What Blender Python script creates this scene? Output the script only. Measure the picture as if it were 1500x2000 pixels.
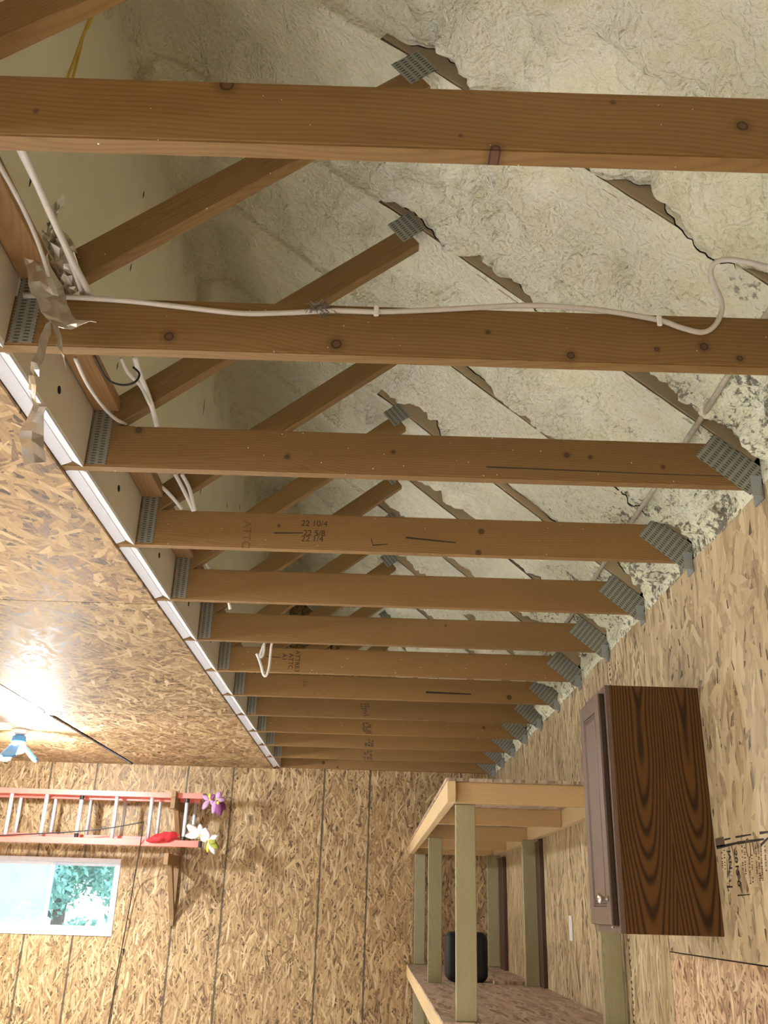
import bpy, bmesh, math, random
import numpy as np
from mathutils import Vector, Matrix
random.seed(7)
for o in list(bpy.data.objects): bpy.data.objects.remove(o, do_unlink=True)
C = bpy.context.scene.collection
scene = bpy.context.scene

# ------------------------------------------------------------------ camera
F, PITCH, YAW, ROLL = 1791.19, 0.40670, 0.0004, 0.0301
CZ = 1.3155                       # lens height above the floor
def cam_axes():
    f = Vector((math.sin(YAW)*math.cos(PITCH), math.cos(YAW)*math.cos(PITCH), math.sin(PITCH)))
    r0 = Vector((math.cos(YAW), -math.sin(YAW), 0)); u0 = r0.cross(f)
    r = math.cos(ROLL)*r0 + math.sin(ROLL)*u0; u = -math.sin(ROLL)*r0 + math.cos(ROLL)*u0
    return r, u, f
RX, UX, FX = cam_axes()
cam = bpy.data.cameras.new('camera'); camo = bpy.data.objects.new('camera', cam); C.objects.link(camo)
cam.sensor_fit = 'VERTICAL'; cam.sensor_height = 36; cam.lens = F/2000*36; cam.clip_start = .02
camo.matrix_world = Matrix(((RX[0],UX[0],-FX[0],0),(RX[1],UX[1],-FX[1],0),(RX[2],UX[2],-FX[2],CZ),(0,0,0,1)))
scene.camera = camo
def ray(x, y): return (x-750)*RX + (1000-y)*UX + F*FX
def atY(x, y, Y): d = ray(x,y); d = d*(Y/d[1]); return Vector((d[0],d[1],d[2]+CZ))
def atX(x, y, X): d = ray(x,y); d = d*(X/d[0]); return Vector((d[0],d[1],d[2]+CZ))
def atZ(x, y, Z): d = ray(x,y); d = d*((Z-CZ)/d[2]); return Vector((d[0],d[1],d[2]+CZ))

# ------------------------------------------------------------------ world, exposure
w = bpy.data.worlds.new('world'); scene.world = w; w.use_nodes = True
bg = w.node_tree.nodes['Background']
sky = w.node_tree.nodes.new('ShaderNodeTexSky'); sky.sky_type = 'HOSEK_WILKIE'; sky.turbidity = 4; sky.sun_direction = (.3,-.5,.8)
w.node_tree.links.new(sky.outputs[0], bg.inputs[0]); bg.inputs[1].default_value = 22.0
vs = scene.view_settings; vs.view_transform = 'Standard'; vs.look = 'None'; vs.exposure = 0.42; vs.gamma = 1; vs.use_curve_mapping = False
LAMP_W, DOWN, LCOL = 62.0, 6.9, (.97,.99,1.01)

# ------------------------------------------------------------------ measures (metres, floor = 0)
H = CZ + 1.1229                   # underside of the bottom chords
CH = .1316                        # bottom chord depth
Y1, S, TH = 1.121, .6096, .0374   # first truss, spacing, lumber thickness
YB, XR = 8.463, 1.069             # back wall, right wall
XL = -.917                        # edge of the board ceiling
XO, YF = -5.0, -2.6               # far left wall, wall behind
LS, X0 = .4064, -1.2682
SL = .833
RZ = CZ + 2.08                    # rafter lower edge z at x = 0
T = lambda n: Y1 + S*(n-1)

# ------------------------------------------------------------------ node helpers
def new_mat(name):
    m = bpy.data.materials.new(name); m.use_nodes = True
    return m, m.node_tree, m.node_tree.nodes['Principled BSDF']
def N(nt, t, **k):
    n = nt.nodes.new('ShaderNode'+t)
    for a, b in k.items(): setattr(n, a, b)
    return n
def put(nt, s, v):
    if hasattr(v, 'is_output'): nt.links.new(v, s)
    elif isinstance(v, (tuple, list)):
        s.default_value = tuple(v)+(1,) if (len(v) == 3 and len(s.default_value) == 4) else tuple(v)
    else: s.default_value = v
def M(nt, op, a, b=0, c=0):
    n = N(nt, 'Math', operation=op); put(nt, n.inputs[0], a); put(nt, n.inputs[1], b); put(nt, n.inputs[2], c); return n.outputs[0]
def V(nt, op, a, b=(0,0,0)):
    n = N(nt, 'VectorMath', operation=op); put(nt, n.inputs[0], a); put(nt, n.inputs[1], b)
    return n.outputs['Value' if op in ('LENGTH','DISTANCE','DOT_PRODUCT') else 'Vector']
def comb(nt, x, y, z):
    n = N(nt, 'CombineXYZ')
    for i, v in enumerate((x,y,z)): put(nt, n.inputs[i], v)
    return n.outputs[0]
def sep(nt, v):
    n = N(nt, 'SeparateXYZ'); put(nt, n.inputs[0], v); return n.outputs[0], n.outputs[1], n.outputs[2]
def noise(nt, v, scale, detail=2, rough=.5):
    n = N(nt, 'TexNoise'); put(nt, n.inputs['Vector'], v); n.inputs['Scale'].default_value = scale
    n.inputs['Detail'].default_value = detail; n.inputs['Roughness'].default_value = rough; return n
def voro(nt, v, scale, dim='3D', rnd=1):
    n = N(nt, 'TexVoronoi', voronoi_dimensions=dim); put(nt, n.inputs['Vector'], v); n.inputs['Scale'].default_value = scale
    n.inputs['Randomness'].default_value = rnd; return n
def mixc(nt, f, a, b, blend='MIX'):
    n = N(nt, 'Mix', data_type='RGBA', blend_type=blend); put(nt, n.inputs[0], f); put(nt, n.inputs[6], a); put(nt, n.inputs[7], b); return n.outputs[2]
def mixf(nt, f, a, b):
    n = N(nt, 'Mix', data_type='FLOAT'); put(nt, n.inputs[0], f); put(nt, n.inputs[2], a); put(nt, n.inputs[3], b); return n.outputs[0]
def ramp(nt, f, stops, interp='LINEAR'):
    n = N(nt, 'ValToRGB'); put(nt, n.inputs[0], f); r = n.color_ramp; r.interpolation = interp
    while len(r.elements) < len(stops): r.elements.new(.5)
    for e, (p, c) in zip(r.elements, stops): e.position = p; e.color = tuple(c)+(1,)
    return n.outputs[0]
def smooth(nt, v, a, b):
    n = N(nt, 'MapRange', interpolation_type='SMOOTHSTEP'); put(nt, n.inputs[0], v); put(nt, n.inputs[1], a); put(nt, n.inputs[2], b); return n.outputs[0]
def bump(nt, bs, h, strength, dist):
    n = N(nt, 'Bump'); n.inputs['Strength'].default_value = strength; n.inputs['Distance'].default_value = dist
    put(nt, n.inputs['Height'], h); nt.links.new(n.outputs[0], bs.inputs['Normal'])
def ocoord(nt, amount=40.0):
    tc = N(nt, 'TexCoord'); oi = N(nt, 'ObjectInfo')
    r = M(nt, 'MULTIPLY', oi.outputs['Random'], amount)
    return V(nt, 'ADD', tc.outputs['Object'], comb(nt, r, M(nt,'MULTIPLY',r,1.7), M(nt,'MULTIPLY',r,.6))), oi.outputs['Random'], tc

def plain(name, col, rough=.5, metal=0, emit=None, estr=0, var=.12, vscale=30, spec=.5):
    m, nt, b = new_mat(name)
    c, r, tc = ocoord(nt)
    n = noise(nt, c, vscale, 4)
    put(nt, b.inputs['Base Color'], mixc(nt, n.outputs[0], [v*(1-var) for v in col], [min(1,v*(1+var)) for v in col]))
    b.inputs['Roughness'].default_value = rough; b.inputs['Metallic'].default_value = metal
    b.inputs['Specular IOR Level'].default_value = spec
    if emit: put(nt, b.inputs['Emission Color'], emit); b.inputs['Emission Strength'].default_value = estr
    return m

def osb(name, u, v, pal, length=.10, width=.017, angles=(0,17,-15,38,-42,80), lines=False, rough=.55, bias=.5):
    """strand board: several layers of long random flakes; u = across, v = along the strands (world axes)"""
    m, nt, b = new_mat(name)
    g = N(nt, 'NewGeometry'); oi = N(nt, 'ObjectInfo')
    P = sep(nt, g.outputs['Position'])
    off = M(nt, 'MULTIPLY', oi.outputs['Random'], 53.0)
    a = M(nt, 'ADD', P[u], off); c = M(nt, 'ADD', P[v], M(nt, 'MULTIPLY', off, 1.37))
    uv = comb(nt, a, c, 0)
    wob = noise(nt, uv, 3.0, 2); uvw = V(nt, 'ADD', uv, V(nt, 'MULTIPLY', V(nt, 'SUBTRACT', wob.outputs['Color'], (.5,.5,.5)), (.05,.05,0)))
    val = None; pri = None
    for k, ang in enumerate(angles):
        t = math.radians(ang)
        pu = V(nt, 'DOT_PRODUCT', uvw, (math.cos(t)/width, math.sin(t)/width, 0))
        pv = V(nt, 'DOT_PRODUCT', uvw, (-math.sin(t)/length, math.cos(t)/length, 0))
        vo = voro(nt, comb(nt, M(nt,'ADD',pu,k*7.3), M(nt,'ADD',pv,k*3.1), 0), 1.0, '2D')
        s = sep(nt, vo.outputs['Color'])
        p = M(nt, 'SUBTRACT', s[1], .10*abs(ang)/40)
        if val is None: val, pri = s[0], p
        else:
            gt = M(nt, 'GREATER_THAN', p, pri)
            val = mixf(nt, gt, val, s[0]); pri = M(nt, 'MAXIMUM', p, pri)
    fib = noise(nt, comb(nt, M(nt,'MULTIPLY',a,180), M(nt,'MULTIPLY',c,14), val), 1.0, 3)
    f = M(nt, 'ADD', M(nt,'MULTIPLY',val,.8), M(nt,'MULTIPLY',M(nt,'SUBTRACT',fib.outputs[0],.5),.55)); f = M(nt, 'ADD', f, M(nt,'MULTIPLY_ADD',pri,.55,-.38))  # deeper flakes darkened: flake edge shadows painted into the colour
    col = ramp(nt, f, pal)
    big = noise(nt, uv, .9, 2)
    col = mixc(nt, .9, col, mixc(nt, big.outputs[0], (.78,.74,.70), (1.12,1.08,1.02)), 'MULTIPLY')
    tint = mixc(nt, oi.outputs['Random'], (.94,.95,.92), (1.05,1.0,.97)); col = mixc(nt, 1.0, col, tint, 'MULTIPLY')
    if lines:
        q = M(nt, 'FRACT', M(nt, 'DIVIDE', M(nt, 'SUBTRACT', P[0], X0+LS-12.192), 3*LS))
        wn = noise(nt, g.outputs['Position'], 25, 3)
        wdt = M(nt, 'MULTIPLY', M(nt, 'ADD', wn.outputs[0], .15), .0125)
        d = M(nt, 'MINIMUM', M(nt,'ABSOLUTE',M(nt,'SUBTRACT',q,1/3)), M(nt,'ABSOLUTE',M(nt,'SUBTRACT',q,2/3)))
        ln = M(nt, 'LESS_THAN', M(nt,'MULTIPLY',d,3*LS), wdt)
        col = mixc(nt, M(nt,'MULTIPLY',ln,.8), col, (.035,.028,.02))
    put(nt, b.inputs['Base Color'], col)
    put(nt, b.inputs['Roughness'], mixf(nt, val, rough-.1, rough+.12)); b.inputs['Specular IOR Level'].default_value = .45
    bump(nt, b, M(nt,'ADD',M(nt,'MULTIPLY',pri,1.0),M(nt,'MULTIPLY',fib.outputs[0],.3)), .35, .003)
    return m

def wood(name, light, dark, axis=0, ring=130, rough=.6, knots=1.0, specks=0.0, extra=(), fibre=.5, ringamt=.36, spec=.35, wander=.05, tone=(.85,1.12), tilt=.06, cen=(0,0), fold=0):
    m, nt, b = new_mat(name)
    c, r, tc = ocoord(nt)
    x, y, z = sep(nt, c); ax = [x,y,z]; x = ax[axis]; y = ax[(axis+1)%3]; z = ax[(axis+2)%3]
    n1 = noise(nt, comb(nt, M(nt,'MULTIPLY',x,1.6), M(nt,'MULTIPLY',y,.5), M(nt,'MULTIPLY',z,.5)), 1.1, 1)
    cs = sep(nt, n1.outputs['Color'])
    y0 = M(nt, 'SUBTRACT', M(nt,'FRACT',M(nt,'MULTIPLY',r,7.7)), .5)
    # local cross-section position (no random offset) keeps ring centres near the board
    lx, ly, lz = sep(nt, tc.outputs['Object']); la = [lx,ly,lz]; ly = M(nt,'SUBTRACT',la[(axis+1)%3],cen[0]); lz = la[(axis+2)%3]; lax = M(nt,'SUBTRACT',la[axis],cen[1])
    if fold: ly = M(nt,'SUBTRACT',M(nt,'ABSOLUTE',ly),fold)
    lz = M(nt,'ADD',lz,M(nt,'MULTIPLY',lax,tilt))
    ry = M(nt, 'ADD', ly, M(nt,'MULTIPLY',M(nt,'SUBTRACT',cs[0],.5),wander*2)); rz = M(nt, 'ADD', lz, M(nt,'MULTIPLY',M(nt,'SUBTRACT',cs[1],.45),wander*2.4))
    rad = V(nt, 'LENGTH', comb(nt, ry, rz, 0))
    fine = noise(nt, comb(nt, M(nt,'MULTIPLY',x,4), M(nt,'MULTIPLY',y,60), M(nt,'MULTIPLY',z,60)), 1, 2)
    rings = M(nt, 'MULTIPLY_ADD', M(nt,'SINE',M(nt,'ADD',M(nt,'MULTIPLY',rad,ring*6.283),M(nt,'MULTIPLY',fine.outputs[0],1.6))), .5, .5)
    rings = M(nt, 'POWER', rings, 2.2)
    fib = noise(nt, comb(nt, M(nt,'MULTIPLY',x,7), M(nt,'MULTIPLY',y,330), M(nt,'MULTIPLY',z,330)), 1, 2)
    f = M(nt, 'ADD', M(nt,'MULTIPLY',rings,ringamt), M(nt,'MULTIPLY',M(nt,'SUBTRACT',fib.outputs[0],.3),fibre))
    col = mixc(nt, f, light, dark)
    bigc = noise(nt, comb(nt, M(nt,'MULTIPLY',x,1.5), M(nt,'MULTIPLY',y,9), M(nt,'MULTIPLY',z,9)), 1, 2)
    col = mixc(nt, 1.0, col, mixc(nt, bigc.outputs[0], [tone[0]]*3, (tone[1],tone[1]*.97,tone[1]*.92)), 'MULTIPLY')
    if knots:
        vo = voro(nt, c, 6.0); s = sep(nt, vo.outputs['Color'])
        rr = M(nt, 'MULTIPLY', M(nt, 'MAXIMUM', M(nt,'SUBTRACT',s[0],.45), 0), .24*knots)
        kn = M(nt, 'SUBTRACT', 1, smooth(nt, vo.outputs['Distance'], M(nt,'MULTIPLY',rr,.6), M(nt,'ADD',rr,.004)))
        col = mixc(nt, M(nt,'MULTIPLY',kn,.8), col, [v*.25 for v in dark])
    for (kx, kz, kr) in extra:           # single knots of this very board (local x, z)
        d = V(nt, 'LENGTH', comb(nt, M(nt,'SUBTRACT',lx,kx), 0, M(nt,'SUBTRACT',la[2],kz)))
        halo = M(nt, 'SUBTRACT', 1, smooth(nt, d, kr*.9, kr*2.2)); core = M(nt, 'SUBTRACT', 1, smooth(nt, d, kr*.75, kr))
        inner = M(nt, 'SUBTRACT', 1, smooth(nt, d, kr*.45, kr*.75))
        col = mixc(nt, M(nt,'MULTIPLY',halo,.45), col, [v*.6 for v in dark])
        col = mixc(nt, core, col, (.035,.018,.010)); col = mixc(nt, inner, col, (.12,.055,.032))
    if specks:
        vo = voro(nt, c, 38.0); s = sep(nt, vo.outputs['Color'])
        k = M(nt, 'MULTIPLY', M(nt,'LESS_THAN',vo.outputs['Distance'],M(nt,'MULTIPLY',s[1],.10)), M(nt,'GREATER_THAN',s[0],1-specks))
        col = mixc(nt, M(nt,'MULTIPLY',k,.9), col, (.85,.82,.68))
    col = mixc(nt, 1.0, col, mixc(nt, M(nt,'FRACT',M(nt,'MULTIPLY',r,5.3)), (.88,.88,.90), (1.12,1.10,1.06)), 'MULTIPLY')
    put(nt, b.inputs['Base Color'], col); b.inputs['Roughness'].default_value = rough; b.inputs['Specular IOR Level'].default_value = spec
    bump(nt, b, M(nt,'ADD',fib.outputs[0],M(nt,'MULTIPLY',rings,.4)), .18, .0015)
    return m

# ------------------------------------------------------------------ materials
PAL = [(0,(.075,.045,.022)),(.14,(.225,.14,.064)),(.42,(.385,.262,.126)),(.70,(.50,.365,.195)),(.92,(.64,.505,.31)),(1,(.72,.62,.44))]
PALP = [(0,(.14,.07,.035)),(.18,(.38,.24,.13)),(.45,(.55,.38,.22)),(.72,(.68,.50,.32)),(1,(.84,.70,.50))]
PALW = [(0,(.09,.06,.04)),(.12,(.29,.215,.12)),(.4,(.46,.365,.215)),(.7,(.57,.475,.30)),(.92,(.69,.60,.41)),(1,(.76,.69,.52))]
MAT = {}
MAT['osb_back'] = osb('strand_board_back', 0, 2, PAL, .105, .013, (-4,-22,12,-40,35,75), lines=True)
MAT['osb_side'] = osb('strand_board_side', 1, 2, PALW, .15, .020, (4,-8,20,-25,55))
PALN = [(0,(.12,.085,.06)),(.08,(.36,.28,.17)),(.4,(.48,.385,.24)),(.7,(.55,.455,.29)),(.92,(.63,.54,.36)),(1,(.72,.64,.46))]
MAT['osb_near'] = osb('strand_board_side_near', 1, 2, PALN, .10, .026, (0,30,-35,70,-75,12))
MAT['osb_low'] = osb('strand_board_side_low', 1, 2, PALP, .085, .012, (0,30,-35,60,-65,90))
MAT['osb_ceil'] = osb('strand_board_ceiling', 0, 1, PAL, .13, .020, (12,-20,40,-45,65,-75), rough=.60)
MAT['ply'] = osb('shelf_board', 0, 1, [(0,(.24,.18,.13)),(.3,(.44,.35,.27)),(.6,(.54,.44,.35)),(1,(.66,.56,.46))], .2, .02, (0,8,-8,20), rough=.6)
AMB_L, AMB_D = (.30,.178,.066), (.18,.097,.030)
MAT['chord'] = wood('truss_lumber', AMB_L, AMB_D, 0, specks=.5)
def kp(n, lst):
    out = []
    for x, y, r in lst: p = atY(x, y, T(n)); out.append((p[0], p[2]-H, r))
    return out
MAT['chord1'] = wood('truss_lumber_knotty', (.235,.138,.048), (.142,.074,.021), 0, knots=0, specks=.5, ring=95, extra=kp(1,[(968,292,.0105),(1450,246,.011),(443,166,.014),(70,217,.004),(1197,200,.004),(900,265,.003)]))
MAT['chord2'] = wood('truss_lumber_cabled', (.255,.152,.053), (.155,.083,.024), 0, knots=0, specks=.5, ring=95, extra=kp(2,[(330,657,.0125),(657,672,.014),(1115,694,.010),(1283,682,.006),(1445,700,.008),(953,649,.005),(1375,677,.011)]))
MAT['chord3'] = wood('truss_lumber_split', (.285,.17,.062), (.17,.092,.029), 0, knots=.5, specks=.5, extra=kp(3,[(561,892,.0075),(768,883,.006),(271,840,.010),(1107,889,.008),(1153,893,.006),(1295,912,.006)]))
MAT['rafter'] = wood('rafter_lumber', (.42,.34,.22), (.33,.25,.15), 0, specks=.9)
MAT['web'] = wood('web_lumber', (.285,.172,.066), (.17,.094,.029), 0, specks=.10)
MAT['sill'] = wood('sill_lumber', (.36,.21,.09), (.22,.11,.04), 1)
MAT['pine'] = wood('pine_x', (.66,.47,.24), (.50,.31,.13), 0, specks=0, ringamt=.4, knots=.8)
MAT['piney'] = wood('pine_y', (.72,.56,.32), (.58,.40,.20), 1, ringamt=.4, knots=.8)
MAT['green'] = wood('treated_post', (.37,.345,.215), (.255,.23,.125), 2, ringamt=.4, knots=.7, wander=.06)
MAT['bracket'] = wood('bracket_lumber', (.30,.19,.09), (.17,.10,.045), 0, knots=.4)
MAT['darkboard'] = wood('dark_board', (.10,.055,.035), (.05,.028,.018), 2, knots=0)
MAT['oak'] = wood('dark_oak', (.135,.060,.0125), (.030,.012,.004), 2, ring=125, knots=0, fibre=.3, ringamt=1.0, rough=.45, spec=.35, wander=.022, tone=(.9,1.08), tilt=.085, cen=(.165,1.0), fold=.075)
MAT['oakframe'] = wood('stained_frame', (.155,.105,.082), (.10,.064,.048), 2, ring=160, knots=0, fibre=.4, ringamt=.25, rough=.36, spec=.5)
MAT['oakdark'] = plain('dark_stain_edge', (.035,.018,.011), .35)
MAT['drywall'] = plain('drywall_paper', (.64,.58,.47), .85, var=.06, vscale=9)
MAT['knee'] = plain('knee_wall_board', (.80,.75,.58), .85, var=.08, vscale=5)
MAT['white_foam'] = plain('polystyrene', (.80,.81,.86), .8, var=.07, vscale=90)
MAT['cable'] = plain('white_cable', (.62,.58,.52), .5)
MAT['cable_w'] = plain('clean_white_cable', (.84,.82,.78), .45)
MAT['cable_y'] = plain('yellow_cable', (.52,.36,.05), .5)
MAT['black'] = plain('black_rubber', (.012,.012,.012), .5)
MAT['ink'] = plain('ink', (.03,.022,.018), .8)
MAT['ink_soft'] = plain('faded_ink', (.12,.075,.04), .8)
MAT['ink_faint'] = plain('very_faded_ink', (.15,.085,.033), .8)
MAT['conduit'] = plain('foam_dusted_wire', (.40,.36,.28), .7, var=.4, vscale=60)
MAT['dark'] = plain('dark_void', (.01,.009,.008), .9)
MAT['red_rail'] = plain('coral_fibreglass', (.80,.20,.15), .42)
MAT['alu'] = plain('aluminium', (.66,.74,.77), .4, .3)
MAT['vinyl'] = plain('white_vinyl', (.82,.82,.86), .4)
MAT['plate_white'] = plain('white_plastic', (.85,.84,.80), .4)
MAT['chrome'] = plain('brushed_nickel', (.72,.70,.66), .2, 1)
MAT['blue'] = plain('blue_plastic', (.05,.22,.62), .4)
MAT['grey_plastic'] = plain('grey_blue_plastic', (.35,.42,.55), .4)
MAT['led'] = plain('led_panel', (1,1,1), .4, emit=(.93,.97,1), estr=60)
MAT['purple'] = plain('purple_petal', (.20,.045,.16), .7, var=.4)
MAT['lilac'] = plain('lilac_petal', (.48,.28,.46), .7, var=.3)
MAT['petal_white'] = plain('white_petal', (.82,.74,.74), .7, var=.1)
MAT['yellow'] = plain('yellow_petal', (.75,.62,.06), .7)
MAT['stem'] = plain('green_stem', (.30,.33,.05), .7)
MAT['red_cloth'] = plain('red_cloth', (.55,.02,.025), .75)
MAT['case'] = plain('black_fabric', (.006,.008,.011), .6)
MAT['strap'] = plain('galvanised_strap', (.42,.47,.52), .35, .8)
MAT['floor'] = plain('sealed_concrete', (.66,.65,.63), .7, var=.15, vscale=6)
MAT['wallplain'] = MAT['osb_side']
MAT['lint'] = plain('grey_lint', (.20,.17,.13), .95, var=.4)
MAT['bark'] = plain('bark', (.12,.09,.06), .9)
MAT['leaf'] = plain('leaf', (.22,.45,.34), .6, var=.3, vscale=3)
MAT['leaf2'] = plain('pale_leaf', (.36,.58,.50), .6, var=.3, vscale=3)
MAT['flower'] = plain('pale_blossom', (.9,.9,.78), .7)
MAT['grass'] = plain('lawn', (.42,.52,.26), .9, var=.3, vscale=2)

def foam_mat():
    m, nt, b = new_mat('spray_foam')
    g = N(nt, 'NewGeometry'); P = g.outputs['Position']; x, y, z = sep(nt, P)
    n1 = noise(nt, P, 3.5, 4); n2 = noise(nt, P, 14, 4, .6)
    col = mixc(nt, n1.outputs[0], (.78,.74,.50), (.93,.91,.75))
    col = mixc(nt, smooth(nt, n2.outputs[0], .35, .75), col, (.92,.91,.77))
    # shade up by the knee wall painted in as darker, yellower foam; mould along the eave
    col = mixc(nt, M(nt,'MULTIPLY',smooth(nt, x, .2, -.8),.75), col, mixc(nt, n1.outputs[0], (.68,.62,.38), (.80,.74,.50)))
    e = smooth(nt, M(nt,'ADD',x,M(nt,'MULTIPLY',M(nt,'SUBTRACT',n1.outputs[0],.5),.7)), .42, .95)
    n3 = noise(nt, P, 44, 5, .7); n4 = noise(nt, P, 6, 3)
    th = M(nt, 'SUBTRACT', .80, M(nt,'MULTIPLY',e,.27))
    th = M(nt, 'SUBTRACT', th, M(nt,'MULTIPLY',M(nt,'SUBTRACT',n4.outputs[0],.5),.55))
    mo = M(nt, 'MULTIPLY', smooth(nt, M(nt,'SUBTRACT',n3.outputs[0],th), -.02, .10), e)
    col = mixc(nt, M(nt,'MULTIPLY',e,.35), col, (.66,.70,.50))
    col = mixc(nt, M(nt,'MULTIPLY',mo,.85), col, (.09,.075,.05))
    gs = smooth(nt, noise(nt, P, 4.3, 5, .7).outputs[0], .64, .74)
    col = mixc(nt, M(nt,'MULTIPLY',M(nt,'MULTIPLY',gs,smooth(nt,x,.2,-.8)),.55), col, (.20,.18,.09))
    put(nt, b.inputs['Base Color'], col); b.inputs['Roughness'].default_value = .75; b.inputs['Specular IOR Level'].default_value = .3
    b.inputs['Subsurface Weight'].default_value = 0
    v1 = voro(nt, V(nt,'ADD',P,V(nt,'MULTIPLY',n2.outputs['Color'],(.05,.05,.05))), 60); v1.feature = 'SMOOTH_F1'; v1.inputs['Smoothness'].default_value = .6
    fine = noise(nt, P, 70, 5, .65); patch = smooth(nt, noise(nt, P, 2.2, 2).outputs[0], .35, .6)
    hgt = M(nt,'ADD',M(nt,'MULTIPLY',v1.outputs['Distance'],-.9),M(nt,'ADD',M(nt,'MULTIPLY',fine.outputs[0],.9),M(nt,'MULTIPLY',n2.outputs[0],1.2)))
    bump(nt, b, M(nt,'MULTIPLY',hgt,M(nt,'MULTIPLY_ADD',patch,.5,.55)), 1.0, .015)
    return m
MAT['foam'] = foam_mat()

def plate_mat():
    m, nt, b = new_mat('punched_steel')
    tc = N(nt, 'TexCoord'); x, y, z = sep(nt, tc.outputs['Object'])
    u = M(nt,'FRACT',M(nt,'MULTIPLY',x,1/.021)); row = M(nt,'FLOOR',M(nt,'MULTIPLY',x,1/.021))
    v = M(nt,'FRACT',M(nt,'ADD',M(nt,'MULTIPLY',z,1/.0085),M(nt,'MULTIPLY',row,.5)))
    k = M(nt,'MULTIPLY',M(nt,'MULTIPLY',M(nt,'GREATER_THAN',u,.22),M(nt,'LESS_THAN',u,.78)),M(nt,'GREATER_THAN',v,.52))
    n = noise(nt, tc.outputs['Object'], 60, 3)
    col = mixc(nt, n.outputs[0], (.30,.31,.28), (.44,.45,.41))
    put(nt, b.inputs['Base Color'], mixc(nt, M(nt,'MULTIPLY',k,.85), col, (.035,.03,.022)))
    put(nt, b.inputs['Metallic'], mixf(nt, k, .55, 0)); b.inputs['Roughness'].default_value = .5
    return m
MAT['plate'] = plate_mat()

def foil_mat():
    m, nt, b = new_mat('aluminium_foil')
    tc = N(nt, 'TexCoord'); n = noise(nt, tc.outputs['Object'], 45, 3); v = voro(nt, tc.outputs['Object'], 28)
    put(nt, b.inputs['Base Color'], mixc(nt, n.outputs[0], (.60,.56,.48), (.80,.78,.72)))
    b.inputs['Metallic'].default_value = .9; b.inputs['Roughness'].default_value = .3
    bump(nt, b, M(nt,'ADD',v.outputs['Distance'],n.outputs[0]), .25, .004)
    return m
MAT['foil'] = foil_mat()

def glass_mat(name, haze):
    m, nt, b = new_mat(name)
    out = nt.nodes['Material Output']
    tr = N(nt, 'BsdfTransparent'); gl = N(nt, 'BsdfGlossy'); gl.inputs['Roughness'].default_value = .03
    tl = N(nt, 'BsdfTranslucent'); put(nt, tl.inputs[0], (.95,.97,.97))
    n = noise(nt, N(nt,'TexCoord').outputs['Object'], 2, 2)
    a = N(nt, 'MixShader'); a.inputs[0].default_value = .06; nt.links.new(tr.outputs[0], a.inputs[1]); nt.links.new(gl.outputs[0], a.inputs[2])
    c = N(nt, 'MixShader'); put(nt, c.inputs[0], M(nt,'MULTIPLY',n.outputs[0],haze*2)); nt.links.new(a.outputs[0], c.inputs[1]); nt.links.new(tl.outputs[0], c.inputs[2])
    nt.links.new(c.outputs[0], out.inputs[0]); return m
MAT['glass'] = glass_mat('window_glass', .02); MAT['screen'] = glass_mat('insect_screen_glass', .62)

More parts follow.
